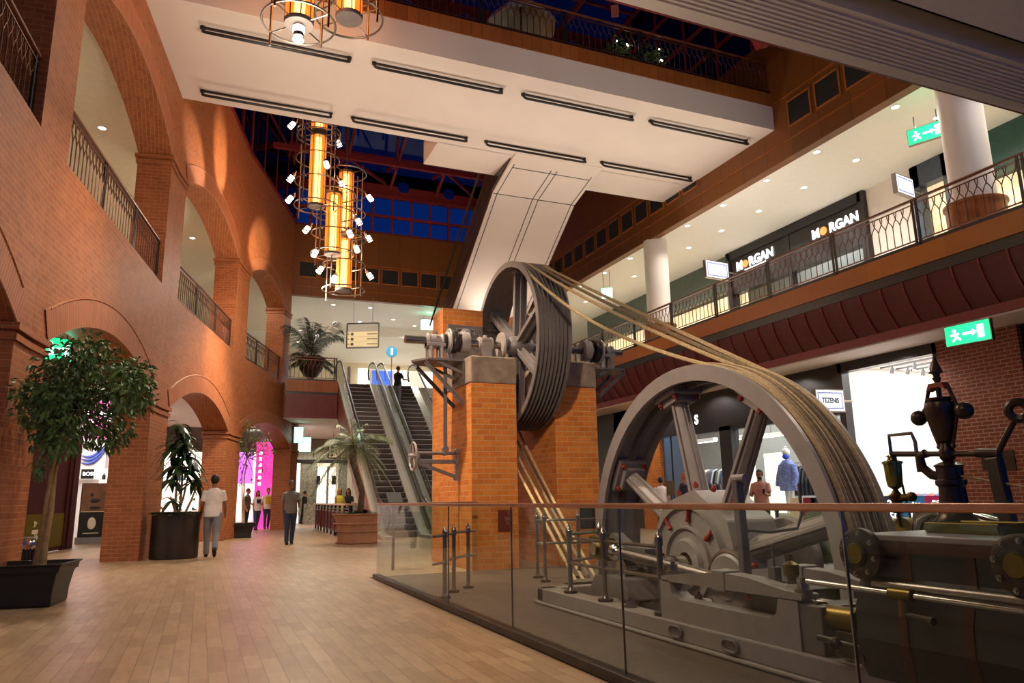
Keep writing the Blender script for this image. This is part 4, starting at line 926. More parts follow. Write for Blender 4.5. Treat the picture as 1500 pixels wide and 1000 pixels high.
# ---- cylinder
t = thing('steam_cylinder', 'dark lagged steam cylinder with copper straps at the lower right behind the glass', 'cylinder', (4.3, 2.2, 0))
pf = [(3.7, .9), (3.665, .87), (3.66, .70), (3.62, .62), (3.585, .5), (3.575, .36), (3.60, .2), (3.66, .08), (3.78, 0), (5.1, 0), (5.1, .9)]
part('lagging', MB().prism([(p[0], p[1]) for p in pf], (0, 3.42, 0), (1, 0, 0), (0, 0, 1), 3.4), M['lag'], t)
for yy in (3.1, 2.72, 2.2, 1.7):
    m = MB(); pts = [V((p[0], yy, p[1])) for p in pf[:9]]
    for a, b2 in zip(pts, pts[1:]): m.bar(a, b2, .058, .014, (-1, 0, .2))
    part('strap', m, M['copper'], t)
part('top_plate', MB().box((3.64, .3, .9), (5.1, 3.44, .935)), M['steel2'] if 'steel2' in M else M['iron'], t, bev=.006)
m = MB(); part('edge_strip', MB().box((3.635, .3, .84), (3.66, 3.44, .905)), M['copper'], t)
part('side_pipe', MB().cyl((3.63, 3.3, .655), (3.63, .6, .655), .035, n=14), M['steel'], t)
for yy in (3.36, 2.42):
    c = (3.565, yy, .825)
    fl = part('valve_cover', MB().lathe([(0, 0), (.07, 0), (.075, .015), (.125, .02), (.145, .03), (.145, .07), (.12, .08), (.12, .12), (0, .12)], c, (1, 0, 0), 36), M['darksteel'], t)
    part('cover_boss', MB().lathe([(0, -.012), (.055, -.012), (.062, .0), (0, .0)], c, (1, 0, 0), 28), M['brass'], fl)
    for k in range(8):
        a = 2 * PI * k / 8 + .2; b = MB(); bolt(b, (c[0] + .03, c[1] + .118 * math.cos(a), c[2] + .118 * math.sin(a)), (-1, 0, 0), .017, .02); part('nut', b, M['steel'], fl)
part('valve_rod', MB().cyl((3.55, 3.75, .635), (3.55, 1.4, .615), .018, n=12), M['chrome'], t)
part('rod_joint', MB().cyl((3.55, 3.13, .63), (3.55, 2.99, .63), .034, n=14).cyl((3.55, 3.06, .63), (3.55, 3.05, .52), .025, .034, 12), M['brass'], t)
part('drain_handle', MB().cyl((3.54, 3.06, .53), (3.52, 2.86, .52), .014, .022, 10), M['darksteel'], t)
part('drain_cock', MB().cyl((3.6, 3.75, .3), (3.6, 3.4, .29), .02, n=10).sphere((3.58, 3.6, .29), .04, 10).prism([(3.4, .22), (3.62, .22), (3.6, .36), (3.42, .36)], (3.59, 0, 0), (0, 1, 0), (0, 0, 1), .015), M['darksteel'], t)
part('end_foot', MB().box((3.66, 3.3, 0), (4.8, 3.5, .55)), M['iron_d'], t, bev=.02)
# glazed brass drip tray
t = thing('drip_tray', 'low brass-framed glass drip tray on top of the steam cylinder', 'tray', (4.1, 3.0, .94))
part('tray', MB().box((4.0, 2.78, .935), (4.3, 3.22, .945)), M['brass'], t)
m = MB()
for a, b2 in (((4.0, 2.78), (4.0, 3.22)), ((4.0, 3.22), (4.3, 3.22)), ((4.3, 3.22), (4.3, 2.78)), ((4.3, 2.78), (4.0, 2.78))): m.bar((a[0], a[1], .965), (b2[0], b2[1], .965), .012, .05)
part('oil_glass', m, mat('amber oil glass', '#5d5a1c', .1, 0, var=.5, scale=9, coat=1), t)
part('frame', MB().tube([(4.0, 2.78, .99), (4.0, 3.22, .99), (4.3, 3.22, .99), (4.3, 2.78, .99)], .008, 6, True), M['brass'], t)
# ---- governor
G = V((4.4, 3.32, 0))
M['bronze'] = mat('dark bronze', '#4d423a', .3, .8, var=.2); M['orange'] = mat('orange red yoke paint', '#8a3a18', .45)
t = thing('governor', 'dark bronze fly-ball governor with urn-shaped body, two balls and spearhead finial', 'governor', (G.x, G.y, .94))
part('column', MB().lathe([(.13, .94), (.13, .99), (.1, 1.02), (.085, 1.06), (.075, 1.2), (.09, 1.215), (.09, 1.24), (.075, 1.25), (.078, 1.32), (.09, 1.335), (.06, 1.35), (.03, 1.36), (.03, 1.5)], G, n=28), M['bronze'], t)
part('urn', MB().lathe([(.02, 1.47), (.045, 1.485), (.07, 1.55), (.098, 1.66), (.1, 1.70), (.092, 1.735), (.065, 1.745), (.075, 1.76), (.075, 1.768), (.02, 1.77)], G, n=30), M['bronze'], t)
part('spindle', MB().cyl(G + V((0, 0, 1.5)), G + V((0, 0, 1.92)), .016, n=12), M['bronze'], t)
part('finial', MB().lathe([(.0, 2.06), (.038, 1.945), (.045, 1.935), (.022, 1.925), (.018, 1.905), (.028, 1.9), (.022, 1.885), (.016, 1.87)], G, n=20), M['bronze'], t)
AX = V((.10, .995, 0)).normalized()
part('yoke', MB().prism([(-.075, 1.815), (-.05, 1.865), (.05, 1.865), (.075, 1.815), (.045, 1.825), (.03, 1.835), (-.03, 1.835), (-.045, 1.825)], G - V((.03, 0, 0)), AX, (0, 0, 1), .06), M['orange'] if 'orange' in M else M['bolt'], t)
for s, zb, rb in ((1, 1.655, .052), (-1, 1.665, .056)):
    j = G + AX * (.075 * s) + V((0, 0, 1.83)); bl = G + AX * (.175 * s) + V((-.01, 0, zb)); el = G + AX * (.125 * s) + V((0, 0, 1.70))
    part('ball', MB().sphere(bl, rb, 18), M['bronze'], t)
    part('arm', MB().cyl(j, el, .012, n=8).cyl(el, bl, .014, n=8).sphere(el, .02, 8), M['bronze'], t)
    part('link', MB().tube([el, G + AX * (.085 * s) + V((0, 0, 1.56)), G + AX * (.05 * s) + V((0, 0, 1.46))], .012, 8).sphere(G + AX * (.05 * s) + V((0, 0, 1.455)), .02, 8), M['bronze'], t)
part('sleeve', MB().lathe([(.03, 1.36), (.045, 1.38), (.05, 1.42), (.035, 1.45), (.03, 1.48)], G, n=18), M['bronze'], t)
part('side_arm', MB().tube([G + V((0, .05, 1.26)), G + V((0, .13, 1.28)), G + V((0, .19, 1.33)), G + V((0, .2, 1.4)), G + V((0, .15, 1.42))], .03, 10), M['bronze'], t)
part('cross_lever', MB().cyl(G + V((0, .4, 1.43)), G + V((0, -.3, 1.39)), .02, .016, 10).cyl(G + V((0, -.2, 1.4)), G + V((0, -.34, 1.39)), .028, n=12), M['bronze'], t)
part('link_rod', MB().cyl(G + V((0, .39, 1.43)), G + V((0, .33, 1.0)), .008, n=6), M['bronze'], t)
t = thing('fulcrum_post', 'dark tapered post beside the governor carrying its cross lever', 'post', (4.4, 2.98, .94))
part('post', MB().bar((4.4, 2.985, .935), (4.4, 3.02, 1.37), .06, .085, (0, 1, 0)), M['bronze'], t, bev=.01)
t = thing('valve_lever', 'brown lever with ring-shaped eye in front of the brick shop pillar', 'lever', (4.5, 2.95, 1.35))
part('stem', MB().cyl((4.4, 3.0, 1.38), (4.4, 2.86, 1.58), .018, n=10), M['bronze'], t); part('eye', MB().ring((4.4, 2.83, 1.63), (.9, .4, .2), .05, .026, 24, 8), M['darksteel'], t)
part('counterweight', MB().cyl((4.4, 2.80, 1.61), (4.46, 2.70, 1.58), .04, n=14), M['bronze'], t)
t = thing('brass_oiler', 'brass drip lubricator with ribbed bowl standing left of the governor', 'lubricator', (4.4, 3.74, .94)); O = V((4.4, 3.74, 0))
part('stand', MB().lathe([(.02, .94), (.012, .96), (.012, 1.03), (.09, 1.045), (.05, 1.06), (.03, 1.09), (.035, 1.12), (.055, 1.145), (.03, 1.165), (.015, 1.19)], O, n=18), M['brass'], t)
part('bowl', MB().lathe([(.015, 1.19), (.045, 1.21), (.052, 1.25), (.058, 1.36), (.066, 1.365), (.066, 1.38), (.03, 1.39), (.025, 1.41), (.04, 1.415), (.012, 1.43)], O, n=20), mat('green brass', '#8a8a48', .2, .9, var=.2), t)
part('tap', MB().cyl(O + V((0, -.01, 1.13)), O + V((0, -.12, 1.14)), .025, n=10).sphere(O + V((0, -.12, 1.14)), .035, 10), M['brass'], t)
part('feed_pipe', MB().tube([O + V((0, 0, 1.42)), O + V((0, 0, 1.56)), O + V((0, -.18, 1.56)), O + V((0, -.2, 1.5)), O + V((0, -.2, 1.3))], .013, 7), M['steel'], t)
t = thing('pull_cord', 'thin tan cord slanting down to the right from the governor column', 'cord', (4.4, 2.8, 1.1)); part('cord', MB().cyl((4.4, 3.27, 1.27), (4.4, 2.5, 1.12), .009, n=6), M['rope'], t)
t = thing('bollard', 'black round-headed iron post at the right frame edge', 'post', (4.3, 2.62, .94)); part('shaft', MB().cyl((4.3, 2.66, .935), (4.3, 2.66, 1.26), .038, n=16), M['bronze'], t); part('head', MB().lathe([(0, 1.3), (.05, 1.295), (.06, 1.275), (.05, 1.255), (.038, 1.25)], (4.3, 2.66, 0), n=18), M['bronze'], t)
# ---- far half of the engine, beyond the flywheel
t = thing('far_engine_frame', 'far engine frame with cams, polished cranks and brass caps seen behind the spokes', 'machine', (7, 6, 0))
part('bed', MB().box((6.4, 3.2, 0), (7.2, 8.0, .2)).prism(pk, (6.45, 0, 0), (0, 1, 0), (0, 0, 1), .2).prism(pk, (6.95, 0, 0), (0, 1, 0), (0, 0, 1), .2), M['iron'], t, bev=.015)
part('green_drum', MB().cyl((6.5, 6.6, .7), (7.2, 6.6, .7), .3, n=30), mat('green enamel', '#6d7860', .35), t)
part('crank_disc', MB().lathe([(0, 0), (.45, 0), (.48, .05), (.45, .12), (0, .12)], (6.3, FC[0], FC[1]), (1, 0, 0), 40), M['iron'], t)
for k, (yy, zz) in enumerate(((5.9, .8), (5.5, .82), (5.2, .78), (6.0, .6))): part('brass_cap', MB().cyl((6.5, yy, zz), (6.9, yy, zz), .1, n=18).box((6.55, yy - .14, zz - .05), (6.85, yy + .14, zz + .05)), M['brass'], t)
part('polished_link', MB().bar((6.5, 6.3, .98), (6.5, 5.2, .6), .1, .06).bar((6.45, 5.9, 1.0), (6.45, 5.4, .65), .12, .03), M['chrome'], t)
part('elbow_pipe', MB().tube([(6.6, 5.35, .75), (6.6, 5.3, .9), (6.6, 5.15, .98), (6.6, 4.6, .85), (6.6, 3.8, .75)], [.12, .13, .11, .09, .07], 14), M['chrome'], t)
part('far_cylinder', MB().cyl((6.8, 3.3, .5), (6.8, 1.0, .5), .5, n=36), M['lag'], t)
# ---- chrome stanchions
def stanchion(x, y, z0, top, lab, grp, col='steel'):
    t = thing('stanchion', lab, 'post', (x, y, z0), grp); c = V((x, y, 0))
    part('base', MB().cyl(c + V((0, 0, z0)), c + V((0, 0, z0 + .025)), .075, n=18), M['darksteel'], t)
    part('shaft', MB().cyl(c + V((0, 0, z0)), c + V((0, 0, top - .06)), .027, n=14).lathe([(.027, z0 + .025), (.04, z0 + .03), (.028, z0 + .06)], c, n=14).cyl(c + V((0, 0, (z0+top)/2 - .03)), c + V((0, 0, (z0+top)/2 + .03)), .034, n=12).cyl(c + V((0, 0, top - .12)), c + V((0, 0, top - .05)), .036, n=12), M[col], t)
    part('finial', MB().lathe([(.036, top - .05), (.03, top - .03), (.022, top - .02), (.0, top + .03)], c, n=12), M['chrome'], t); return t
for x, y, lab in ((3.73, 7.4, 'first stanchion on the bed plinth, nearest the brick pier'), (3.73, 6.65, 'second stanchion on the bed plinth'), (3.73, 5.66, 'third stanchion on the bed plinth, against the bed frame'), (4.3, 7.75, 'stanchion on the rear edge of the plinth')):
    stanchion(x, y, .17, .87, 'dark steel ' + lab, 'stanchions on the plinth')
for x, y, lab in ((2.82, 9.0, 'left of the three'), (3.1, 9.5, 'middle of the three'), (3.42, 9.85, 'right of the three')): stanchion(x, y, 0, .83, 'steel stanchion of the curved rail near the glass corner, %s' % lab, 'stanchions of the curved rail')
for x, y, lab in ((4.62, 9.95, 'at the near pit corner'), (4.75, 10.5, 'between the pit and the left brick pier'), (5.3, 10.2, 'in front of the gap of the piers'), (6.0, 10.3, 'in front of the right brick pier')): stanchion(x, y, 0, .95, 'steel stanchion of the pit rail %s' % lab, 'stanchions of the pit rail')
def railrun(lab, runs, r=.017):
    t = thing('guard_rail', lab, 'guard rail', tuple(runs[0][0]))
    for p in runs: part('rail', MB().tube(p, r, 8), M['steel'], t)
railrun('double steel guard rail along the engine plinth', [[(3.73, 7.4, z), (3.73, 6.65, z), (3.73, 5.66, z)] for z in (.74, .48)] + [[(3.73, 7.4, z), (4.3, 7.75, z)] for z in (.78, .5)])
cv = [(2.6, 8.75), (2.82, 9.0), (2.98, 9.3), (3.1, 9.5), (3.25, 9.7), (3.42, 9.85), (3.55, 9.92)]
railrun('curved double steel guard rail inside the glass corner', [[(x, y, z) for x, y in cv] for z in (.74, .42)])
railrun('double steel guard rail round the rope pit', [[(4.62, 9.95, z), (4.75, 10.5, z), (5.3, 10.2, z), (6.0, 10.3, z)] for z in (.84, .5)])
railrun('long bright guard rail on the far side of the engine', [[(8.6, 3.0, z), (8.6, 11.5, z)] for z in (.95, .62)])
for y in (4.2, 6.0, 7.8, 9.6): stanchion(8.6, y, 0, 1.0, 'steel stanchion of the rail beyond the engine', 'stanchions beyond the engine')
# ================================================================== PLANTS
def leafquad(m, p, d, n, L, W, droop=0.25):
    """one pointed leaf: base p, direction d, surface normal n"""
    d = d.normalized(); s = d.cross(n)
    if s.length < 1e-4: s = V((1, 0, 0))
    s.normalize(); n2 = s.cross(d); g = V((0, 0, -droop * L))
    m.add([p, p + d * L * .45 + s * W * .5 + g * .2, p + d * L + g, p + d * L * .45 - s * W * .5 + g * .2, p + d * L * .5 - n2 * W * .12 + g * .25], [(0, 1, 4), (1, 2, 4), (0, 4, 3), (4, 2, 3)])
def rdir(r): 
    while True:
        v = V((r.uniform(-1, 1), r.uniform(-1, 1), r.uniform(-1, 1)))
        if .05 < v.length < 1: return v.normalized()
def sqpot(t, c, base, top, h, rot, mt='pot', n=4, lip=.05):
    c = V(c); a = PI / 4 + rot; k = math.sqrt(2) / 2 if n == 4 else .5
    prof = [(0, 0), (base * .97, 0), (base, .03), (base * 1.02, h * .35), (base + (top - base) * .35, h * .72), (top * .93, h * .93), (top, h * .97), (top, h), (top - lip, h), (top - lip * 1.4, h - .1), (0, h - .1)]
    part('pot', MB().lathe([(r * k, z) for r, z in prof], c, n=n, a0=a, a1=a + 2 * PI, sm=False), M[mt], t, bev=.012)
    part('soil', MB().lathe([(0, h - .09), ((top - lip * 1.6) * k, h - .09)], c, n=n, a0=a, a1=a + 2 * PI), M['soil'], t)
def ficus(lab, c, base, top, h, rot, stems, blobs, Y, per, lsize, seed):
    r = random.Random(seed); t = thing('ficus_tree', lab, 'tree', tuple(c)); sqpot(t, c, base, top, h, rot)
    for st in stems: part('trunk', MB().tube([V(p) for p, _ in st], [q for _, q in st], 8), M['bark'], t)
    m = MB(); br = MB(); root = V(stems[0][-1][0]); sc_ = per; blobs = [(a, b, c * .88) for a, b, c in blobs]
    for (px, py, rp) in blobs:
        p = aty(px, py, Y + r.uniform(-.5, .5)); R = rp * (p - CAM).length / FPX
        br.tube([root, root * .5 + p * .5 + V((0, 0, .1)), p], [.02, .014, .006], 5)
        for _ in range(int(sc_ * (rp / 40.) ** 2)):
            d = rdir(r); q = p + d * R * (r.random() ** .45); q.y += d.y * R * .3
            dd = (d * .6 + rdir(r) * .8 + V((0, 0, -.35))).normalized(); leafquad(m, q, dd, rdir(r), lsize * r.uniform(.7, 1.3), lsize * .48)
    part('branches', br, M['trunk'], t); part('foliage', m, M['leaf'], t); return t
c = atz(40, 886); b0 = atz(62, 905)
Yp = c.y
def P3(px, py, dy=0): return aty(px, py, Yp + dy)
ficus('large ficus with braided pale trunk in a black square pot by the nearest pier', c, .68, .9, .5, -.12,
      [[(P3(53, 845), .035), (P3(62, 790), .034), (P3(68, 740), .033), (P3(76, 690), .03), (P3(86, 640), .026), (P3(98, 600), .02)],
       [(P3(62, 847, -.06), .036), (P3(66, 800, -.07), .034), (P3(75, 745, -.04), .032), (P3(80, 695, .05), .028), (P3(90, 650, .05), .022), (P3(120, 600), .014)],
       [(P3(47, 846, .08), .028), (P3(60, 780, .07), .026), (P3(72, 730, .02), .022), (P3(84, 680), .016)]],
      [(90, 560, 48), (150, 545, 44), (185, 568, 40), (112, 605, 55), (62, 590, 36), (155, 612, 44), (92, 645, 26), (128, 512, 28), (203, 580, 26), (80, 615, 36), (165, 640, 22), (66, 640, 22), (45, 575, 24), (200, 548, 24), (60, 682, 12), (105, 528, 32), (212, 560, 16)], Yp, 430, .098, 3)
c = V((1.34, 27.4, 0)); Yq = 27.4
def P4(px, py, dy=0): return aty(px, py, Yq + dy)
ficus('smaller ficus tree in a low black pot between the two farther arches', c, .62, .92, .5, .0,
      [[(V((1.42, 27.4, .42)), .03), (P4(357, 735), .028), (P4(358, 700), .022), (P4(362, 670), .014)], [(V((1.36, 27.45, .42)), .024), (P4(355, 735), .02), (P4(354, 690), .012)]],
      [(352, 632, 15), (370, 630, 16), (388, 642, 13), (345, 648, 13), (362, 655, 18), (380, 662, 13), (398, 660, 8), (340, 640, 10), (355, 680, 12), (385, 685, 9), (372, 700, 7), (365, 622, 9), (352, 705, 7)], Yq, 950, .09, 5)
# dracaena in the big drum
t = thing('dracaena', 'tall dracaena with dark strap leaves in a big round dark drum against a brick pier', 'plant', (-.48, 18.45, 0)); dc = V((-.48, 18.45, 0))
part('drum', MB().lathe([(0, 0), (.48, 0), (.5, .02), (.5, .96), (.515, .97), (.515, 1.0), (.47, 1.0), (.47, .9), (0, .9)], dc, n=48), M['pot_m'], t)
part('soil', MB().lathe([(0, .91), (.47, .91)], dc, n=30), M['soil'], t)
r = random.Random(9); m = MB(); cn = []
def P5(px, py, dy=0): return aty(px, py, 18.45 + dy)
for b0, e0 in (((255, 762), (262, 625)), ((262, 762), (268, 655)), ((259, 765), (275, 700)), ((268, 762), (288, 712)), ((256, 764), (252, 735))):
    p0, p1 = P5(*b0), P5(*e0); p0.z = .9; part('cane', MB().tube([p0, p0 * .5 + p1 * .5 + V((.02, 0, 0)), p1], [.028, .025, .02], 7), M['bark'], t)
def head(px, py, n, L, dy=0, W=.12):
    p = P5(px, py, dy); L *= .8; n = int(n * .75)
    for k in range(n):
        a = r.uniform(0, 2 * PI); e = r.uniform(-.5, 1.1); d = V((math.cos(a) * math.cos(e), math.sin(a) * math.cos(e), math.sin(e))); l = L * r.uniform(.75, 1.15); s = d.cross(V((0, 0, 1))).normalized(); pts = []
        for i in range(6):
            f = i / 5; q = p + d * (l * f) + V((0, 0, -.7 * l * f * f)); w = W * (.5 + 1.6 * f * (1 - f) * 1.5) * (1 - f ** 4); pts += [q - s * w / 2, q + V((0, 0, .012)), q + s * w / 2]
        m.add(pts, [(i*3+j, i*3+j+1, i*3+j+4, i*3+j+3) for i in range(5) for j in range(2)], True)
for a in ((262, 622, 24, .5), (268, 640, 26, .6, .1), (255, 655, 24, .6, -.1), (275, 668, 26, .65, .1), (258, 680, 26, .6), (280, 690, 20, .55), (250, 705, 16, .5), (285, 705, 16, .5), (252, 733, 10, .4), (270, 655, 20, .6, -.2), (266, 690, 22, .6, .2)): head(*a)
part('foliage', m, M['leaf2'], t)
m = MB()
for _ in range(150):
    a = r.uniform(0, 2 * PI); q = dc + V((.42 * math.cos(a), .42 * math.sin(a), .95)) * 1; leafquad(m, q, V((math.cos(a), math.sin(a), r.uniform(.2, 1))), V((0, 0, 1)), r.uniform(.12, .26), .07, .4)
part('ground_cover', m, M['leaf'], t)
# palms
def fronds(m, rc, p, n, L, seed, up=(.2, 1.2), nl=26, ll=.34, W=.022, bias=None):
    r = random.Random(seed)
    for k in range(n):
        a = 2 * PI * (k + r.random() * .6) / n; e = r.uniform(*up); d = V((math.cos(a) * math.cos(e), math.sin(a) * math.cos(e), math.sin(e))); l = L * r.uniform(.75, 1.1); pts = []
        for i in range(nl):
            f = i / (nl - 1); pts.append(p + d * (l * f) + V((0, 0, -.62 * l * f * f * (1.2 - .5 * math.sin(e)))))
        rc.tube(pts[::3], [.014 * (1 - .8 * i / len(pts[::3])) for i in range(len(pts[::3]))], 4)
        for i in range(4, nl - 1):
            f = i / (nl - 1); tg = (pts[i + 1] - pts[i]).normalized(); s = tg.cross(V((0, 0, 1))).normalized()
            for sg in (-1, 1):
                dd = (s * sg * .8 + tg * .55 + V((0, 0, -.3 + r.uniform(-.15, .15)))).normalized(); leafquad(m, pts[i], dd, V((0, 0, 1)), ll * (1 - .55 * abs(f - .45)) * r.uniform(.8, 1.1), W, .25)
t = thing('potted_palm', 'dark green palm in a footed urn on the far balcony', 'palm', (4.05, 32.2, 6.15)); u0 = V((4.05, 32.3, 6.15))
part('urn', MB().lathe([(0, 0), (.3, 0), (.3, .06), (.14, .1), (.14, .22), (.3, .32), (.48, .6), (.56, .9), (.6, 1.02), (.63, 1.08), (.56, 1.08), (.52, .98), (0, .98)], u0, n=32), M['pot_m'], t)
part('soil', MB().lathe([(0, 1.0), (.53, 1.0)], u0, n=24), M['soil'], t)
m, rc = MB(), MB(); fronds(m, rc, u0 + V((0, 0, 1.05)), 22, 3.1, 2, (.95, 1.5), 32, .6, .055); fronds(m, rc, u0 + V((0, 0, 1.05)), 14, 1.1, 4, (.1, 1.0), 20, .4, .06)
part('stems', rc, M['trunk'], t); part('foliage', m, M['leaf2'], t)
t = thing('potted_palm', 'feathery palm with shaggy trunk growing from the square terracotta pot by the escalator', 'palm', (4.06, 21.3, 0)); pc = V((4.15, 21.45, 0))
sqpot(t, pc, .84, 1.12, .82, .25, 'terra', lip=.1)
for z, w in ((.55, 1.02), (.34, .93)): part('pot_band', MB().lathe([(w * .7071 - .03, z - .02), (w * .7071 + .012, z - .015), (w * .7071 + .012, z + .015), (w * .7071 - .03, z + .02)], pc, n=4, a0=PI / 4 + .25, a1=PI / 4 + .25 + 2 * PI, sm=False), M['terra'], t)
part('saucer', MB().lathe([(0, 0), (.62, 0), (.66, .03), (.6, .035), (0, .035)], pc, n=4, a0=PI / 4 + .25, a1=PI / 4 + .25 + 2 * PI, sm=False), M['terra'], t)
tp = aty(517, 652, 21.45); part('trunk', MB().tube([pc + V((.05, 0, .7)), pc + V((.1, 0, 1.4)), tp - V((-.02, 0, .5)), tp], [.1, .085, .09, .12], 12), M['trunk'], t)
m, rc = MB(), MB(); fronds(m, rc, tp, 30, 1.35, 7, (-.5, 1.3), 36, .34, .018)
part('stems', rc, M['leaf3'], t); part('foliage', m, M['leaf3'], t)
m = MB(); r = random.Random(21)
for _ in range(420):
    a = r.uniform(0, 2 * PI); q = pc + V((r.uniform(-.42, .42), r.uniform(-.42, .42), .76)); leafquad(m, q, V((math.cos(a), math.sin(a), r.uniform(.3, 1.4))), V((0, 0, 1)), r.uniform(.12, .24), .08, .3)
part('ground_cover', m, M['leaf'], t)
m = MB()
for k in range(46):
    a = r.uniform(0, 2 * PI); q = pc + V((.12, .1, .8)); d = V((math.cos(a), math.sin(a), r.uniform(.25, .9))); leafquad(m, q, d, V((0, 0, 1)), r.uniform(.35, .62), .1, .45)
part('dark_rosette', m, mat('bronze leaves', '#33241f', .5, var=.4), t)
# litter bin by the nearest pier
bn = aty(44, 800, 13.2); bn = V((bn.x, bn.y, 0)); t = thing('litter_bin', 'black fluted litter bin with polished top behind the ficus pot', 'bin', tuple(bn)); m = MB(); n = 28
for k in range(n):
    a = 2 * PI * k / n; m.cyl(bn + V((.17 * math.cos(a), .17 * math.sin(a), .03)), bn + V((.17 * math.cos(a), .17 * math.sin(a), .58)), .021, n=6)
m.cyl(bn, bn + V((0, 0, .6)), .17, n=28); part('body', m, M['black'], t)
part('top', MB().lathe([(.185, .56), (.195, .6), (.195, .68), (.17, .72), (.1, .735), (.09, .7), (0, .69)], bn, n=32), M['chrome'], t)
# ================================================================== PEOPLE
def loft(m, rings, n=18):
    vs = []
    for c, rx, ry in rings:
        c = V(c)
        for k in range(n): a = 2 * PI * k / n; vs.append(c + V((rx * math.cos(a), ry * math.sin(a), 0)))
    k = len(rings); m.add(vs, [(i*n+j, i*n+(j+1) % n, (i+1)*n+(j+1) % n, (i+1)*n+j) for i in range(k-1) for j in range(n)], True)
    m.add(vs[:n], [tuple(range(n-1, -1, -1))]); m.add(vs[-n:], [tuple(range(n))]); return m
def person(lab, loc, head, H=1.75, shirt='c_grey', legs='c_jean', hair='hair', skin='skin', shoe='c_dark', hip=(18, -18), knee=(5, 25), sh=(-15, 15), el=(20, 20), sleeve='short', female=False, longhair=False, seat=False, turn=0., vox=.011, abd=8, bald=False, beard=False):
    """a standing, walking or sitting figure; built facing -Y, then turned by head and scaled to H"""
    k = H / 1.75; Rz = Matrix.Rotation(head, 3, 'Z'); W = lambda v: V(loc) + Rz @ (V(v) * k)
    rad = math.radians; fwd = lambda a, sx=0: V((sx, -math.sin(rad(a)), -math.cos(rad(a))))
    hw = .155 if female else .175; hipw = .095; J = {}
    for s, i in ((-1, 0), (1, 1)):
        h = V((hipw * s, 0, .93)); kn = h + fwd(hip[i]) * .43; an = kn + fwd(hip[i] - knee[i]) * .42; J['h', i], J['k', i], J['a', i] = h, kn, an
        S_ = V((hw * s, .0, 1.40)); ab = math.sin(rad(abd)) * s
        e = S_ + (fwd(sh[i]) + V((ab, 0, 0))).normalized() * .29; w_ = e + (fwd(sh[i] + el[i]) + V((ab * .2 - (.1 * s if el[i] > 40 else 0), 0, 0))).normalized() * .25; J['s', i], J['e', i], J['w', i] = S_, e, w_
    low = min(J['a', 0].z, J['a', 1].z) - .085; dz = V((0, 0, -low))
    for q in J: J[q] = J[q] + dz
    Z = dz.z; T = lambda x, y, z: V((x, y, z + Z))
    t = thing('person', lab, 'person', tuple(loc))
    def fin(m): m.v = [tuple(W(v)) for v in m.v]; return m
    hd = T(0, -.02, 1.64); Rh = Matrix.Rotation(rad(turn), 3, 'Z')
    b = MB(); wst = .115 if female else .14
    loft(b, [(T(0, 0, .86), .13, .09), (T(0, 0, .95), .16, .11), (T(0, 0, 1.1), wst, .095), (T(0, -.005, 1.28), .155, .11), (T(0, 0, 1.4), .16, .095), (T(0, .005, 1.46), .1, .07), (T(0, .0, 1.49), .055, .055), (T(0, -.01, 1.56), .052, .055)])
    b.sphere(hd + V((0, 0, .02)), .1, 18, (.76, .95, 1.08)); b.sphere(hd + Rh @ V((0, -.03, -.055)), .07, 14, (.78, .85, .9)); b.sphere(hd + Rh @ V((0, -.105, -.015)), .019, 8, (.75, 1, 1.4)); b.sphere(hd + Rh @ V((0, -.088, .03)), .03, 8, (1.6, .4, .5)); b.sphere(hd + Rh @ V((0, -.085, -.062)), .022, 8, (1.2, .7, .7))
    for s in (-1, 1): b.sphere(hd + Rh @ V((.08 * s, .005, -.005)), .026, 8, (.4, .7, 1.1))
    for i, s in ((0, -1), (1, 1)):
        b.tube([J['h', i] + V((0, 0, .03)), (J['h', i] + J['k', i]) / 2, J['k', i], (J['k', i] * 2 + J['a', i]) / 3 + V((0, .015, 0)), J['a', i]], [.078, .066, .046, .046, .034], 12)
        b.tube([T(.1 * s, 0, 1.42), J['s', i], (J['s', i] + J['e', i]) / 2, J['e', i], (J['e', i] * 2 + J['w', i]) / 3, J['w', i]], [.06, .056, .048, .038, .038, .027], 12)
        d = (J['w', i] - J['e', i]).normalized(); pl_ = V((0, -1, 0)); sd = d.cross(pl_).normalized(); pn = sd.cross(d)
        pw = J['w', i] + d * .05; b.bar(J['w', i] - d * .01, J['w', i] + d * .095, .03, .075, sd if False else pl_)
        for f, (o, L) in enumerate(((-.028, .062), (-.01, .075), (.009, .07), (.027, .055))):
            q = J['w', i] + d * .09 + pl_ * o; g = -sd * s * .0 + V((-s * .3, 0, 0)); d2 = (d + g).normalized(); d3 = (d + g * 2.4).normalized(); b.tube([q, q + d2 * L * .55, q + d2 * L * .55 + d3 * L * .5], [.0105, .0098, .008], 6)
        q = J['w', i] + d * .03 + pl_ * .03; b.tube([q, q + pl_ * .03 + d * .03, q + pl_ * .035 + d * .065], [.013, .0115, .009], 6)
    part('body', fin(b), M[skin], t, remesh=vox * k)
    # clothes
    g = MB(); x = .018
    loft(g, [(T(0, 0, .86), .178 + x, .132 + x), (T(0, 0, 1.0), .17 + x, .125 + x), (T(0, 0, 1.12), wst + x + .02, .1 + x), (T(0, -.005, 1.28), .165 + x, .115 + x), (T(0, 0, 1.4), .165 + x, .1 + x), (T(0, .003, 1.465), .1 + x, .07 + x), (T(0, .003, 1.49), .062, .062)])
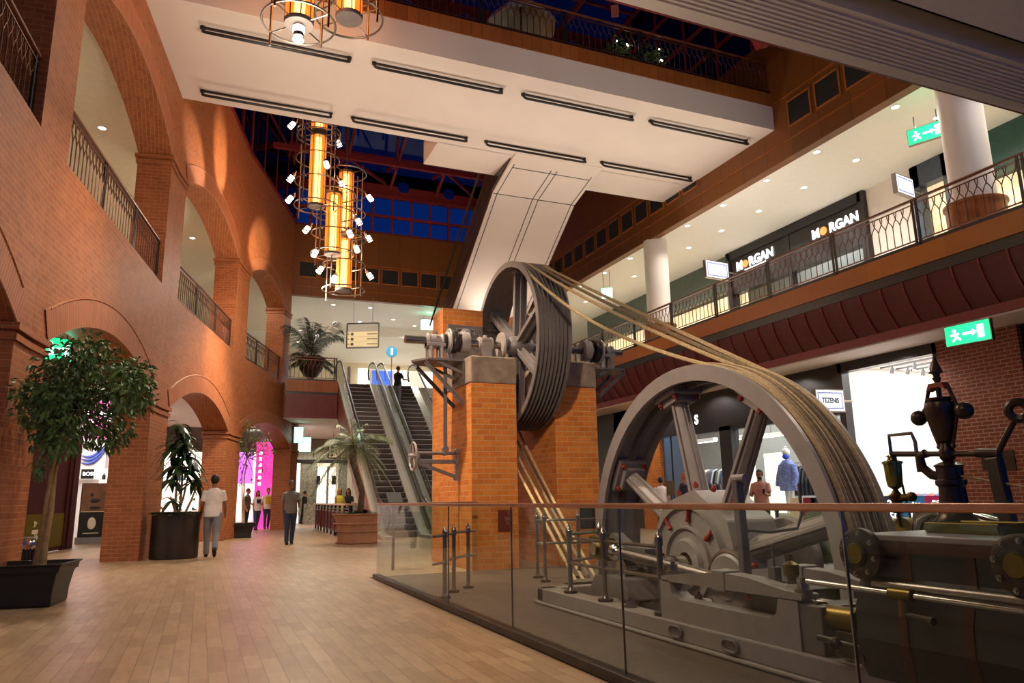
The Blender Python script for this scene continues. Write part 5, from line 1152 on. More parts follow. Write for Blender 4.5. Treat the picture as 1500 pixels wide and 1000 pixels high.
    for i, s in ((0, -1), (1, 1)):
        E, S_, w_ = J['e', i], J['s', i], J['w', i]
        if sleeve == 'short': g.tube([T(.08 * s, 0, 1.4), S_, S_ * .3 + E * .7], [.07, .068, .07], 12)
        elif sleeve == 'long': g.tube([T(.08 * s, 0, 1.4), S_, (S_ + E) / 2, E, w_], [.07, .067, .06, .052, .042], 12)
        else: g.tube([T(.07 * s, 0, 1.42), S_ * .8 + T(.1 * s, 0, 1.4) * .2], [.06, .062], 12)
    part('shirt', fin(g), M[shirt], t, remesh=.014 * k)
    g = MB(); loft(g, [(T(0, 0, .83), .15, .105), (T(0, 0, .93), .172, .122), (T(0, 0, 1.0), .158, .115)])
    for i, s in ((0, -1), (1, 1)): g.tube([J['h', i] + V((0, 0, .02)), (J['h', i] + J['k', i]) / 2, J['k', i], (J['k', i] + J['a', i]) / 2, J['a', i] - V((0, 0, .02))], [.105, .092, .075, .066, .062], 12)
    part('trousers', fin(g), M[legs], t, remesh=.014 * k)
    for i, s in ((0, -1), (1, 1)):
        a = J['a', i]; fd = fwd(hip[i] - knee[i]); toe = V((0, fd.z, -fd.y)) if fd.z < 0 else V((0, -1, 0)); toe = V((0, -abs(toe.y), toe.z)); 
        g = MB().tube([a + fd * .045 - toe * .07, a + fd * .05 + toe * .02, a + fd * .058 + toe * .12, a + fd * .062 + toe * .18], [.036, .045, .04, .024], 10); part('shoe', fin(g), M[shoe], t)
    if not bald:
        g = MB(); g.sphere(hd + V((0, .012, .038)), .113, 16, (.8, .95, .98))
        vs, fs, keep = g.v, g.f, []
        for f in fs:
            c = sum((V(vs[i]) for i in f), V()) / len(f) - hd; c = Rh.transposed() @ c
            if c.z > -.055 + (.11 if c.y < -.03 else 0) * 1.0 and not (c.y < -.045 and c.z < .085): keep.append(f)
        g.f = keep; g.sm = [True] * len(keep)
        if longhair: g.tube([hd + V((0, .05, .04)), hd + V((0, .08, -.08)), hd + V((0, .07, -.2)), hd + V((0, .06, -.28))], [.09, .085, .075, .03], 12); [g.tube([hd + V((.07 * s, .01, .03)), hd + V((.085 * s, .02, -.1)), hd + V((.08 * s, .02, -.22))], [.03, .032, .018], 8) for s in (-1, 1)]
        part('hair', fin(g), M[hair], t)
    if beard: part('beard', fin(MB().sphere(hd + Rh @ V((0, -.045, -.078)), .068, 12, (.85, .8, .6))), M['hair'], t)
    for s in (-1, 1): part('eye', fin(MB().sphere(hd + Rh @ V((.03 * s, -.094, .012)), .011, 8)), M['hair'], t)
    part('mouth', fin(MB().sphere(hd + Rh @ V((0, -.106, -.06)), .012, 8, (1.6, .4, .4))), M['lip'], t)
    t['_dz'] = 0; return t, W, J, T
M['lip'] = mat('lips', '#7a4038', .5); M['eye'] = M['hair']
cloth('c_olive', '#4c4438'); cloth('c_black', '#141316'); cloth('c_brown', '#5a3a2a'); cloth('c_greyj', '#6d6d74')
person('person in a white T-shirt and grey jeans seen from behind, walking past the drum planter', (.27, 18.25, 0), PI * .98, 1.78, 'c_white', 'c_jean2', hip=(-14, 10), knee=(28, 4), sh=(10, 6), el=(30, 28), skin='skin2', vox=.009, abd=12)
o, W, J, T = person('person in a grey polo shirt and blue jeans walking towards the viewer', (2.38, 22.25, 0), .06, 1.75, 'c_grey', 'c_jean', hip=(10, -8), knee=(6, 14), sh=(-6, 10), el=(10, 14), skin='skin2', vox=.009, abd=9, turn=12)
part('collar', MB().ring(W(T(0, -.005, 1.485)), (0, .25, 1), .068, .016, 20, 6), M['c_grey'], o); part('papers', MB().bar(W(J['w', 1] + V((-.03, -.03, -.12))), W(J['w', 1] + V((-.03, -.03, .12))), .012, .16, (0, 1, 0)), M['paper'], o)
o, W, J, T = person('person with reddish hair in a printed white T-shirt and blue jeans near the pink panel', (aty(376, 760, 34.6).x, 34.6, 0), .3, 1.66, 'c_white', 'c_jean', hair='hair_b', hip=(8, -10), knee=(4, 18), sh=(0, 5), el=(15, 60), female=True, longhair=True, turn=-15)
part('shirt_print', MB().bar(W(T(-.09, -.142, 1.28)), W(T(.09, -.142, 1.28)), .01, .17), M['c_navy'], o)
o, W, J, T = person('person in a white T-shirt with a yellow print half behind the farthest brick pier', (aty(391, 760, 35.6).x, 35.6, 0), .1, 1.78, 'c_white', 'c_jean', hip=(6, -10), knee=(4, 16), sh=(-5, 8), el=(25, 20))
part('shirt_print', MB().bar(W(T(-.12, -.142, 1.24)), W(T(.12, -.142, 1.24)), .01, .34), M['c_yellow'], o)
person('person in a dark grey shirt and black trousers behind the smaller ficus', (aty(361, 760, 35.2).x, 35.2, 0), 1.2, 1.76, 'c_olive', 'c_black', hair='hair_b', hip=(3, -3), knee=(2, 4), el=(40, 45))
person('distant person in black beside the stone columns under the far gallery', (aty(445, 760, 42).x, 42, 0), 1.9, 1.72, 'c_black', 'c_black', hip=(5, -6), knee=(3, 8), sleeve='long', vox=.014)
person('person with blond hair in a lime yellow top behind the cafe railing', (aty(497, 740, 28.8).x, 28.8, 0), .2, 1.62, 'c_lime', 'c_jean', hair='hair_y', hip=(3, -3), knee=(2, 4), sh=(20, 25), el=(50, 45), female=True, longhair=True, sleeve='none')
person('person with long dark hair in a black top beside the one in lime yellow', (aty(510, 740, 29.2).x, 29.2, 0), -.4, 1.62, 'c_black', 'c_black', hip=(3, -3), knee=(2, 4), sh=(20, 25), el=(50, 45), female=True, longhair=True)
yE = 30.55; zE = ZT * math.ceil((yE - Y0) / ((Y1 - Y0) / 30)) / 30
o, W, J, T = person('person with red-brown hair in a black top and grey trousers riding the right escalator', (aty(583, 540, yE).x, yE, zE), 2.2, 1.66, 'c_black', 'c_greyj', hair='hair_b', hip=(4, -4), knee=(3, 6), sh=(35, 10), el=(60, 30), female=True)
bg_ = W(J['w', 1]) + V((.05, -.1, -.22)); t = thing('handbag', 'brown leather handbag carried by the person on the escalator', 'handbag', tuple(bg_)); part('bag', MB().sphere(bg_, .16, 14, (1.1, .5, .8)), M['c_brown'], t); part('strap', MB().tube([bg_ + V((-.1, 0, .08)), bg_ + V((-.05, 0, .24)), bg_ + V((.05, 0, .24)), bg_ + V((.1, 0, .08))], .012, 6), M['c_brown'], t)
pm = atx(1113, 700, 13.0); o, W, J, T = person('bearded person in a dusty pink T-shirt looking at a phone by the clothing shop', (13.0, pm.y, 0), -.9, 1.74, 'c_pink', 'c_black', hip=(3, -3), knee=(2, 4), sh=(15, 18), el=(85, 80), beard=True, turn=10, skin='skin2')
part('phone', MB().bar(W(J['w', 1] + V((-.05, -.09, .0))), W(J['w', 1] + V((-.05, -.09, .13))), .012, .07, (0, 1, .2)), M['black'], o)
pm = atx(1001, 700, 11.2); person('bald person in dark clothes glimpsed behind the upright spoke of the flywheel', (11.2, pm.y, 0), 1.2, 1.72, 'c_navy', 'c_black', hip=(3, -3), knee=(2, 4), bald=True, sleeve='long')
pm = atx(968, 710, 13.4); person('dark-haired person in a white T-shirt glimpsed behind the upper left spoke of the flywheel', (13.4, pm.y, 0), 2.6, 1.72, 'c_white', 'c_jean', hip=(3, -3), knee=(2, 4), el=(40, 40))
# ================================================================== SHOPS AND SIGNS
U = V((0, 0, 1))
SD = V((.1455, .9894, 0)).normalized(); SN = V((SD.y, -SD.x, 0)); SO = V((-3.59, 22.8, 0))
def F(px, py, d=0.):
    """point seen at a pixel on the left shopfront line, d metres behind it"""
    r = ray(px, py); o = SO - SN * d; return CAM + r * ((o - CAM).dot(SN) / r.dot(SN))
def S_(u, d, z): return SO + SD * u - SN * d + U * z
def ubox(m, u0, u1, d0, d1, z0, z1): return m.prism([(u0, -d0), (u1, -d0), (u1, -d1), (u0, -d1)], SO + U * z0, SD, SN, -(z1 - z0)) if False else m.prism([(u0, z0), (u1, z0), (u1, z1), (u0, z1)], SO - SN * d1, SD, U, d1 - d0)
def U_(px): return (F(px, 735) - SO).dot(SD)
M['maroon'] = mat('maroon shopfront panel', '#3e1a14', .6, var=.1, spec=.03); M['olive'] = mat('olive gold vinyl', '#5e5010', .6, var=.1, spec=.03); M['greyfascia'] = mat('grey shop bulkhead', '#77726d', .6)
M['purple'] = glow('purple lightbox', '#c060e0', .9, '#8a3ac8'); M['poster_red'] = mat('red poster', '#b03048', .5, var=.05, emit=.25); M['swirl'] = mat('blue swirl print', '#4a60b8', .5); M['tan'] = mat('tan poster print', '#7a5234', .5, var=.3, scale=3); M['ivory'] = mat('ivory print', '#d8c8a8', .5)
M['winwhite'] = glow('bright shop window light', '#fff8ee', .95, '#f2e6d6')
m = MB(); ubox(m, -14, 9.5, 3.6, 3.75, 0, 4.55); struct('wall_left_shops', m, M['shopwall'])
m = MB(); ubox(m, -14, U_(109), 0, .12, 3.1, 4.56); struct('trim_60', m, M['greyfascia'])
struct('wall_shop_cross', MB().box((-7, 32, 0), (-1.75, 32.15, 4.56)), M['shopwall'])
struct('wall_shop_end', MB().box((-3, 39.5, 0), (3.2, 39.65, 4.56)), M['shopwall'])
struct('wall_shop_passage', MB().box((-1.85, 32, 0), (-1.7, 39.5, 4.56)), M['shopwall'])
m = MB(); m.box((-1.7, 36.3, 3.45), (3.0, 36.5, 4.56)); struct('trim_58', m, M['greyfascia']); m = MB(); m.box((-1.7, 36.24, 3.9), (3.0, 36.3, 3.94)).box((-1.7, 36.24, 3.6), (3.0, 36.3, 3.64)); struct('trim_59', m, M['steel'])
def AY(y, px0, px1, py0, py1, dy): a, b = aty(px0, py1, y), aty(px1, py0, y); return MB().box((a.x, y, a.z), (b.x, y + dy, b.z)), a, b
def pane(name, u0, u1, z0, z1, d=.03, mt='glass'):
    m = MB(); ubox(m, u0, u1, d, d + .012, z0, z1); g = struct(name, m, M[mt]); f = MB()
    for u in (u0, u1): ubox(f, u - .03, u + .03, d - .03, d + .05, z0, z1)
    for z in (z0, z1): ubox(f, u0, u1, d - .03, d + .05, z - .03, z + .03)
    struct('frame', f, M['steel'], g); return g
pane('window_30', -13.8, -5.6, .1, 3.1); pane('window_31', -5.4, U_(31), .1, 3.1); 
g = MB(); ubox(g, U_(31), U_(101), .0, .03, .02, 3.1); o = props(part('tinted_shop_panel', g, M['maroon'], None), 'dark reddish glossy shopfront panel behind the ficus trunk', 'shop panel')
g = MB(); ubox(g, U_(31) + .02, U_(101) - .02, -.008, 0, .12, .98); p_ = part('olive_band', g, M['olive'], o)
for py, s in ((768, 'c'), (779, 'b'), (786, 'c')):
    q = F(51, py, -.012); m = MB()
    if s == 'b': m.bar(q - SD * .2, q + SD * .2, .006, .1)
    else: m.tube([q + SD * (.14 * math.sin(t * 1.7) * (1 - t / 14)) + U * (.07 * math.cos(t * 1.1)) for t in range(12)], .012, 4)
    part('printed_mark', m, M['ivory'], p_)
m = MB(); ubox(m, U_(101), U_(109), -.06, .1, 0, 3.12); ubox(m, U_(96), U_(101), -.03, .05, 0, 3.12); solo('door_post', m, M['maroon'], 'dark red entrance post at the open perfume shop, left of the poster stands', 'post')
m, a, b = AY(27.6, 122, 186, 583, 641, .5); t = props(part('lightbox_header', m, M['pink2'], None), 'pink lit header box over the perfume shop entrance behind the ficus', 'lightbox')
for k in range(6):
    for z in (0, .26):
        if (k + int(z * 10)) % 5 != 3: part('white_letter', MB().box((b.x - 1.15 + .13 * k, 27.58, a.z + .45 + z), (b.x - 1.06 + .13 * k, 27.6, a.z + .6 + z)), M['letter'], t)
def standee(lab, px, d, w):
    c = atz(px, d, 0); t = thing('poster_stand', lab, 'poster stand', tuple(c)); n = V((.1, -1, 0)).normalized(); u = V((1, .1, 0)).normalized()
    part('base', MB().box(c - V((w * .55, .15, 0)), c + V((w * .55, .15, .2))), M['greyfascia'], t); part('board', MB().bar(c - u * w / 2 + U * 1.03, c + u * w / 2 + U * 1.03, .12, 1.66), M['black'], t)
    part('upper_print', MB().bar(c - u * w * .46 + n * .062 + U * 1.42, c + u * w * .46 + n * .062 + U * 1.42, .006, .84), M['tan'], t)
    q = c + n * .068; part('figure_print', MB().sphere(q + U * 1.5 - u * .06, .05, 10, (1, .1, 1)).sphere(q + U * 1.32, .16, 12, (1.2, .05, .45)).sphere(q + U * 1.1, .2, 12, (1.1, .04, .3)), M['bronze'], t)
    part('mask_print', MB().sphere(q + U * .62 + n * .0, .15, 14, (.8, .05, 1.25)), M['ivory'], t); part('rule', MB().bar(c - u * w * .46 + n * .064 + U * .98, c + u * w * .46 + n * .064 + U * .98, .006, .025), M['ivory'], t); part('caption', MB().bar(q - u * w * .3 + U * .32, q + u * w * .3 + U * .32, .004, .03), M['ivory'], t)
standee('tall dark poster stand with a pale mask emblem, left of two in the shop entrance', 131, 796, .72); standee('tall dark poster stand with a pale mask emblem, right of two in the shop entrance', 156, 790, .74)
def poster(name, lab, cat, px0, px1, py0, py1, y, mt):
    m, a, b = AY(y, px0, px1, py0, py1, .04); o = props(part(name, m, M[mt]), lab, cat); return o, a, b
o, a, b = poster('wall_poster', 'red upright poster with pale vertical lettering inside the perfume shop', 'poster', 159, 180, 650, 707, 31.6, 'poster_red')
x = a.x * .65 + b.x * .35; 
for k in range(14): part('vertical_letter', MB().box((x - .05, 31.58, a.z + .12 + .105 * k), (x + .05, 31.6, a.z + .19 + .105 * k)), M['ivory'], o)
part('price_card', MB().box((b.x - .3, 31.57, a.z + .4), (b.x - .05, 31.6, a.z + .85)), M['paper'], o)
o, a, b = poster('wall_poster', 'white wall poster with blue swirls inside the perfume shop', 'poster', 112, 157, 652, 702, 31.8, 'paper')
for k in range(3): part('blue_swirl', MB().tube([V((a.x + (b.x - a.x) * (.1 + .85 * f), 31.78, a.z + (b.z - a.z) * (.5 + .1 * k + .36 * f * f - .1 * math.sin(3 * f)))) for f in [i / 8 for i in range(9)]], [.01 + .05 * f * (1 - f) * 4 for f in [i / 8 for i in range(9)]], 6), M['swirl'], o)
o, a, b = poster('brand_sign', 'small black sign with white letters above a shelf in the perfume shop', 'sign', 118, 138, 687, 701, 31.2, 'black')
text('lettering', 'BOSS', M['letter'], o, ((a.x + b.x) / 2 + .05, 31.19, (a.z + b.z) / 2), (PI / 2, 0, 0), .18)
# shelf units with goods
GOODS = [mat('goods %d' % i, c, .5, var=.1) for i, c in enumerate(('#2a2a34', '#8a5a3a', '#c8b8a0', '#5a6a90', '#a03a3a', '#e0dcd4', '#3a4a3a'))]
def shelfunit(lab, px0, px1, y, n, z0, dz, seed, glab, step=.3):
    x0, x1 = aty(px0, 735, y).x, aty(px1, 735, y).x; t = thing('shelf_unit', lab, 'shelf unit', ((x0 + x1) / 2, y, 0)); r = random.Random(seed); part('back_panel', MB().box((x0, y, .1), (x1, y + .05, z0 + dz * n)), M['winwhite'], t)
    for k in range(n): part('shelf', MB().box((x0, y - .34, z0 + dz * k - .03), (x1, y, z0 + dz * k)), M['paper'], t)
    for k in range(n):
        x = x0 + .08
        while x < x1 - .2:
            w, h = r.uniform(.12, .24), r.uniform(.1, .26); m = MB(); z = z0 + dz * k; kind = r.random()
            if kind < .45: m.lathe([(0, 0), (w * .4, 0), (w * .4, h * .6), (w * .15, h * .75), (w * .15, h), (0, h)], (x + w / 2, y - .18, z), n=10)
            else: m.prism([(0, 0), (w * 1.2, 0), (w * 1.25, .04), (w * .7, .08), (w * .3, .14), (0, .14)], (x, y - .14, z), (1, 0, 0), (0, 0, 1), .09)
            props(part('bottle' if kind < .45 else 'shoe', m, r.choice(GOODS)), glab, 'bottle' if kind < .45 else 'shoe', glab.split(' shelf')[0].replace('small item on', 'goods on')); x += w + step * r.uniform(.6, 1.3)
shelfunit('bright back-lit shelf wall with goods in the shop behind the dracaena', 231, 274, 38.6, 6, .5, .44, 1, 'small item on a bright shelf in the shop behind the dracaena')
shelfunit('bright back-lit shelf wall in the shop behind the person in white', 279, 306, 38.4, 6, .4, .46, 4, 'small item on a bright shelf behind the person in white')
shelfunit('narrow lit shelf of bottles left of the tinted shop panel', 18, 33, 24.4, 6, .75, .36, 6, 'small item on the narrow lit shelf left of the tinted panel', .15)
shelfunit('lit shelf between the two poster stands in the perfume shop', 142, 159, 31.5, 5, .5, .4, 8, 'small item on the lit shelf between the poster stands', .2)
# pink panel and window of the third shop
m = MB(); c = aty(386, 735, 36.2); m.bar(V((c.x - .42, 36.2, 1.95)), V((c.x + .42, 36.2, 1.95)), .3, 3.9); o = solo('lit_pink_panel', m, M['pink'], 'tall magenta lit panel between the smaller ficus and the last brick pier', 'lit panel')
for k in range(6): part('white_mark', MB().bar(V((c.x - .3, 36.04, 2.0 + .28 * k)), V((c.x - .18, 36.04, 2.0 + .28 * k)), .006, .14), M['letter'], o)
m = MB(); c = aty(355, 668, 37.8); m.bar(V((c.x - .5, 37.8, 3.0)), V((c.x + .5, 37.8, 3.0)), .12, 1.9); solo('lightbox', m, M['purple'], 'purple lit box high in the window left of the magenta panel', 'lightbox')
m = MB(); m.bar(V((c.x - .7, 37.6, 1.2)), V((c.x + .6, 37.6, 1.2)), .1, 1.7); solo('lit_window_display', m, M['winwhite'], 'pale lit window display below the purple box', 'display')
# ---- cafe under the far gallery
M['pebble'] = mat('speckled stone cladding', '#8a8870', .8, var=.55, scale=14, bump=.5)
YC = 43.0
def cb(px0, px1, py0, py1, y=YC, dy=.3):
    a, b = aty(px0, py1, y), aty(px1, py0, y); return MB().box((a.x, y, a.z), (b.x, y + dy, b.z))
struct('wall_cafe', cb(428, 512, 641, 676), M['pebble']); m = MB(); a = aty(440, 676, YC); 
for p0, p1 in ((440, 463), (497, 508)): x0, x1 = aty(p0, 720, YC).x, aty(p1, 720, YC).x; m.box((x0, YC, 0), (x1, YC + .5, aty(450, 676, YC).z))
struct('pillar_cafe', m, M['pebble'])
struct('trim_62', cb(428, 512, 673, 678, YC - .06, .1), M['black']); struct('trim_63', cb(452, 512, 639, 643, YC - .06, .1), M['black'])
m = MB(); x0, x1 = aty(425, 720, YC).x, aty(440, 720, YC).x; m.box((x0, YC + .4, 0), (x1, YC + .45, 3.1)); struct('window_40', m, M['winwhite'])
m = MB(); x0, x1 = aty(463, 720, YC).x, aty(497, 720, YC).x; m.box((x0, YC + 1.4, 0), (x1, YC + 1.45, 3.1)); struct('window_41', m, M['winwhite'])
for k, px in enumerate((463, 480, 497)): m = MB(); x = aty(px, 720, YC).x; m.box((x - .05, YC + .1, 0), (x + .05, YC + .2, 3.1)); struct('trim_%d' % (64 + k), m, M['greyfascia'])
q = aty(476, 663, YC - .005); t = thing('shop_lettering', 'white shop letters on the speckled stone band behind the palm', 'lettering', tuple(q)); text('letters', 'HOM', M['ivory'], t, q, (PI / 2, 0, 0), .42, sx=.7)
for px, py in ((466, 703), (489, 703)): q = aty(px, py, YC + .05); t = thing('notice', 'small dark notice on the cafe door glass, %s' % ('beside the left stone column' if px < 470 else 'beside the right stone column'), 'notice', tuple(q)); part('card', MB().bar(q - V((.12, 0, 0)), q + V((.12, 0, 0)), .02, .5), M['black'], t)
m = MB(); a = aty(448, 760, 41); solo('counter', MB().box((a.x - .1, 40.5, 0), (a.x + 3.2, 41.3, 1.05)), M['pebble'], 'stone-faced cafe counter in front of the columns', 'counter')
pA, pB = V((4.8, 34.5, 0)), V((4.12, 22.6, 0)); d = (pB - pA); L = d.length; d.normalize(); t = thing('cafe_railing', 'cafe railing with red patterned panels and wooden counter top left of the escalator', 'railing', tuple((pA + pB) / 2)); n = 9
part('counter_top', MB().bar(pA + U * 1.06, pB + U * 1.06, .3, .045), mat('pale counter wood', '#b08a6a', .4), t, bev=.01)
for k in range(n + 1): q = pA + d * (L * k / n); part('post', MB().bar(q, q + U * 1.03, .07, .07, d), M['black'], t)
for k in range(n):
    a, b = pA + d * (L * k / n + .09), pA + d * (L * (k + 1) / n - .09); p_ = part('panel', MB().bar(a + U * .5, b + U * .5, .025, .72), M['cove'], t); part('top_bar', MB().bar(a + U * .93, b + U * .93, .03, .03), M['black'], t)
    m = MB(); w = (b - a).length
    for j in range(5): q = a + d * (w * (j + .5) / 5) + U * .5 - V((.016, 0, 0)); m.bar(q - U * .3, q + U * .3, .02, .012, d)
    part('slats', m, M['red'], p_)
# info board at the glass corner
q = aty(578, 729, 12.9); t = thing('info_board', 'tilted dark information board standing behind the far glass corner', 'board', (q.x, q.y, 0)); part('stand', MB().cyl((q.x, q.y + .05, 0), (q.x, q.y + .05, q.z - .05), .025, n=10), M['darksteel'], t); part('board', MB().bar(q - V((.13, 0, 0)), q + V((.13, 0, 0)), .28, .02, (0, -.6, .8)), M['blackm'], t, bev=.005)
# ---- ground-floor shops on the right, front line X = 15
XS = 15.0
def xb(m, px0, px1, py0, py1, x=XS, dx=.12):
    a, b = atx(px0, (py0 + py1) / 2, x), atx(px1, (py0 + py1) / 2, x); z0, z1 = atx((px0 + px1) / 2, py1, x).z, atx((px0 + px1) / 2, py0, x).z
    return m.box((x, a.y, z0), (x + dx, b.y, z1))
yz_ = lambda px, py=650, x=XS: atx(px, py, x).y
M['facade'] = mat('black shop facade', '#1b1617', .35, var=.1); M['blueglass'] = mat('blue grey door panel', '#4a6a8c', .3, var=.06)
yP0, yP1, yF = yz_(1396), yz_(1240), 25.5
struct('wall_right_facade', MB().box((XS, yP1, 3.2), (XS + .25, yF, 4.43)), M['facade'])
m = MB(); m.box((XS - .05, yP1 - .13, 0), (XS + .2, yP1 + .06, 4.42)).box((XS - .05, yP0, 0), (XS + .2, yP0 + .16, 4.42)).box((XS - .05, yP0, 4.18), (XS + .2, yP1, 4.43)); struct('door_1', m, M['facade'])
struct('pillar_shop', MB().box((XS - .12, 9.35, 0), (XS + .4, yP0, 4.43)), M['brick_shop']); struct('wall_right_dark', MB().box((XS, -4, 0), (XS + .3, 9.35, 4.43)), M['facade'])
c0, c1 = yz_(972, 690), yz_(944, 690); struct('pillar_shop', MB().box((XS - .1, c0, 0), (XS + .4, c1, 4.43)), M['brick_pillar'])
b0 = yz_(1004, 690); struct('door_2', MB().box((XS + .02, b0, 0), (XS + .1, c0, 3.2)), M['blueglass']); struct('trim_70', MB().box((XS, yz_(985, 690) - .02, 0), (XS + .02, yz_(985, 690) + .02, 3.2)), M['blackm'])
struct('wall_right_far', MB().box((XS, c1, 0), (XS + .3, 33, 4.43)), M['facade'])
for k, (pa, pb) in enumerate(((1077, 1060),)): struct('trim_%d' % (71 + k), MB().box((XS - .06, yz_(pa, 690), 0), (XS + .25, yz_(pb, 690), 3.25)), M['facade'])
struct('trim_73', MB().box((XS - .06, yP1, 3.12), (XS + .2, b0, 3.26)), M['facade'])
struct('window_50', MB().box((XS + .1, yP1 + .06, .05), (XS + .115, yz_(1077, 690), 3.12)), M['glass']); struct('window_51', MB().box((XS + .1, yz_(1060, 690), .05), (XS + .115, b0, 3.12)), M['glass'])
M['shopgrey'] = mat('grey shop interior', '#8b8986', .7, var=.03)
struct('wall_shop_back', MB().box((18.9, yP1 + .1, 0), (19.1, 26, 4.43)), M['shopgrey']); struct('wall_shop_side', MB().box((XS + .2, yP1, 0), (19, yP1 + .1, 4.43)).box((XS + .2, 25.4, 0), (19, 25.5, 4.43)), M['shopwall'])
struct('wall_boutique_back', MB().box((18.6, 8.5, 0), (18.8, yP1 + .1, 4.43)).box((XS + .3, 9.2, 0), (18.8, 9.35, 4.43)), M['shopwall'])
struct('ceiling_boutique', MB().box((XS + .1, 9.3, 4.36), (18.9, yP1, 4.42)), M['shopwall'])
q = atx(1020, 615, XS - .005); t = thing('fascia_letter', 'single white letter on the black shop facade beside the upright spoke', 'lettering', tuple(q)); text('letter', 'S', M['letter'], t, q, (PI / 2, 0, -PI / 2), .42, bold=.01)
q = atx(1225, 530, XS - .005); t = thing('unit_number', 'tiny white unit number at the top of the black shop facade', 'number', tuple(q)); text('digits', '0403', M['letter'], t, q, (PI / 2, 0, -PI / 2), .12)
for k, (py0, py1) in enumerate(((500, 540),)):
    pass
for k in range(3):
    x = 16.0 + .55 * k; t = thing('track_light', 'black track with small spotlights on the white boutique ceiling, %s' % ('nearest the doorway', 'middle of three', 'deepest of three')[k], 'track light', (x, 12.2, 4.3)); part('track', MB().box((x - .02, 11.0, 4.27), (x + .02, 13.6, 4.31)), M['black'], t)
    for j in range(4): c = V((x, 11.3 + .65 * j, 4.27)); s = part('spotlight', MB().cyl(c, c - U * .05, .02, n=8).cyl(c - U * .05, c + V((-.05, 0, -.2)), .045, n=12), M['black'], t); part('lamp_face', MB().cyl(c + V((-.05, 0, -.2)), c + V((-.052, 0, -.206)), .04, n=12), M['lampface'], s)
q = atx(1348, 600, 18.55); t = thing('wall_lettering', 'red lettering on the white back wall of the boutique behind the governor', 'lettering', tuple(q)); text('line', 'A TU', mat('red vinyl letters', '#c03a4a', .5), t, atx(1352, 622, 18.57), (PI / 2, 0, -PI / 2), .5)
for k, (p0, p1, mt, big, sub) in enumerate(((1287, 1322, '#2c3350', '2x', '8.50'), (1322, 1356, '#1f6f9a', '1x', '10'), (1356, 1386, '#a02458', '3x', '9.50'))):
    x = 15.5; ya, yb = atx(p0, 745, x).y, atx(p1, 745, x).y; zt, zb = atx((p0 + p1) / 2, 726, x).z, 0.25
    t = thing('price_panel', '%s price panel on the boutique sales table' % ('navy blue', 'teal blue', 'magenta')[k], 'price panel', (x, (ya + yb) / 2, zb)); part('panel', MB().box((x, ya, zb), (x + .03, yb, zt)), mat('price panel colour %d' % k, mt, .5, emit=.25, var=.03), t)
    text('offer', big, M['letter'], t, (x - .006, (ya * .4 + yb * .6), zt - .2), (PI / 2, 0, -PI / 2), .26); text('price', sub, M['letter'], t, (x - .006, (ya + yb) / 2, zt - .5), (PI / 2, 0, -PI / 2), .26)
x = 15.55; ya, yb = atx(1287, 745, x).y, atx(1386, 745, x).y; t = thing('sales_table', 'long white sales table behind the price panels', 'table', (16, (ya + yb) / 2, 0)); part('top', MB().box((x, yb, .93), (x + .9, ya, .98)), M['paper'], t)
for yy in (yb + .05, ya - .05): part('leg', MB().box((x + .05, yy - .03, 0), (x + .1, yy + .03, .93)), M['steel'], t)
r = random.Random(5)
for k in range(9): yy = yb + .15 + (ya - yb - .3) * k / 8; s = solo('folded_garment', MB().sphere((x + .3, yy, 1.04), .14, 10, (1.2, .9, .55)), r.choice(GOODS[2:5]), 'crumpled coloured garment heaped on the white sales table', 'garment', 'garments on the sales table')
# clothing shop goods: rails of hanging garments
def garment_proto(lab, loc, mt, grp):
    t = thing('hanging_garment', lab, 'garment', loc, grp); c = V(loc)
    part('cloth', MB().prism([(-.2, 0), (.2, 0), (.23, .62), (.32, .35), (.36, .42), (.24, .82), (.06, .9), (-.06, .9), (-.24, .82), (-.36, .42), (-.32, .35), (-.23, .62)], c - V((0, .02, .95)), (1, 0, 0), (0, 0, 1), .05), mt, t, bev=.01); part('hanger', MB().tube([c + V((0, 0, -.06)), c, c + V((.02, 0, .03)), c + V((0, 0, .06)), c + V((-.02, 0, .04))], .008, 5), M['steel'], t); return t
def clothesrail(lab, x, y0, y1, z, pal, grp, glab, n):
    t = thing('clothes_rail', lab, 'clothes rail', (x, (y0 + y1) / 2, 0)); part('bar', MB().cyl((x, y0, z), (x, y1, z), .015, n=8), M['chrome'], t)
    for yy in (y0, y1): part('upright', MB().cyl((x, yy, 0), (x, yy, z), .018, n=8), M['chrome'], t)
    ps = [garment_proto(glab, (x, y0 + .06, z - .06), p, grp) for p in pal]; r = random.Random(n)
    for k in range(len(pal), n): dup(ps[r.randrange(len(pal))], (x, y0 + .06 + (y1 - y0 - .12) * k / n, z - .06))
    for k, p in enumerate(ps): p.location.y = y0 + .06 + (y1 - y0 - .12) * k / n
ya = yz_(1036, 690, 16.6)
clothesrail('high clothes rail with grey and blue garments seen right of the upright spoke', 16.6, ya - 1.3, ya + .8, 2.15, [GOODS[0], M['c_grey'], GOODS[3], GOODS[5]], 'garments on the high rail', 'garment hanging on the high rail in the clothing shop window', 18)
clothesrail('low clothes rail with blue garments under the high one', 16.2, ya - 1.5, ya + .6, 1.25, [GOODS[3], M['c_navy'], GOODS[5]], 'garments on the low rail', 'garment hanging on the low rail in the clothing shop window', 18)
yb = yz_(1190, 690, 17.2); clothesrail('clothes rail with dark jackets near the mannequin', 17.2, yb - .4, yb + 1.0, 2.1, [M['c_dark'], GOODS[0]], 'jackets near the mannequin', 'dark jacket hanging near the mannequin', 8)
y_ = yz_(1135, 700, 15.7); solo('white_display_column', MB().box((15.6, y_ - .28, 0), (15.9, y_ + .28, 2.35)), M['winwhite'], 'tall white display column behind the person in pink', 'display column')
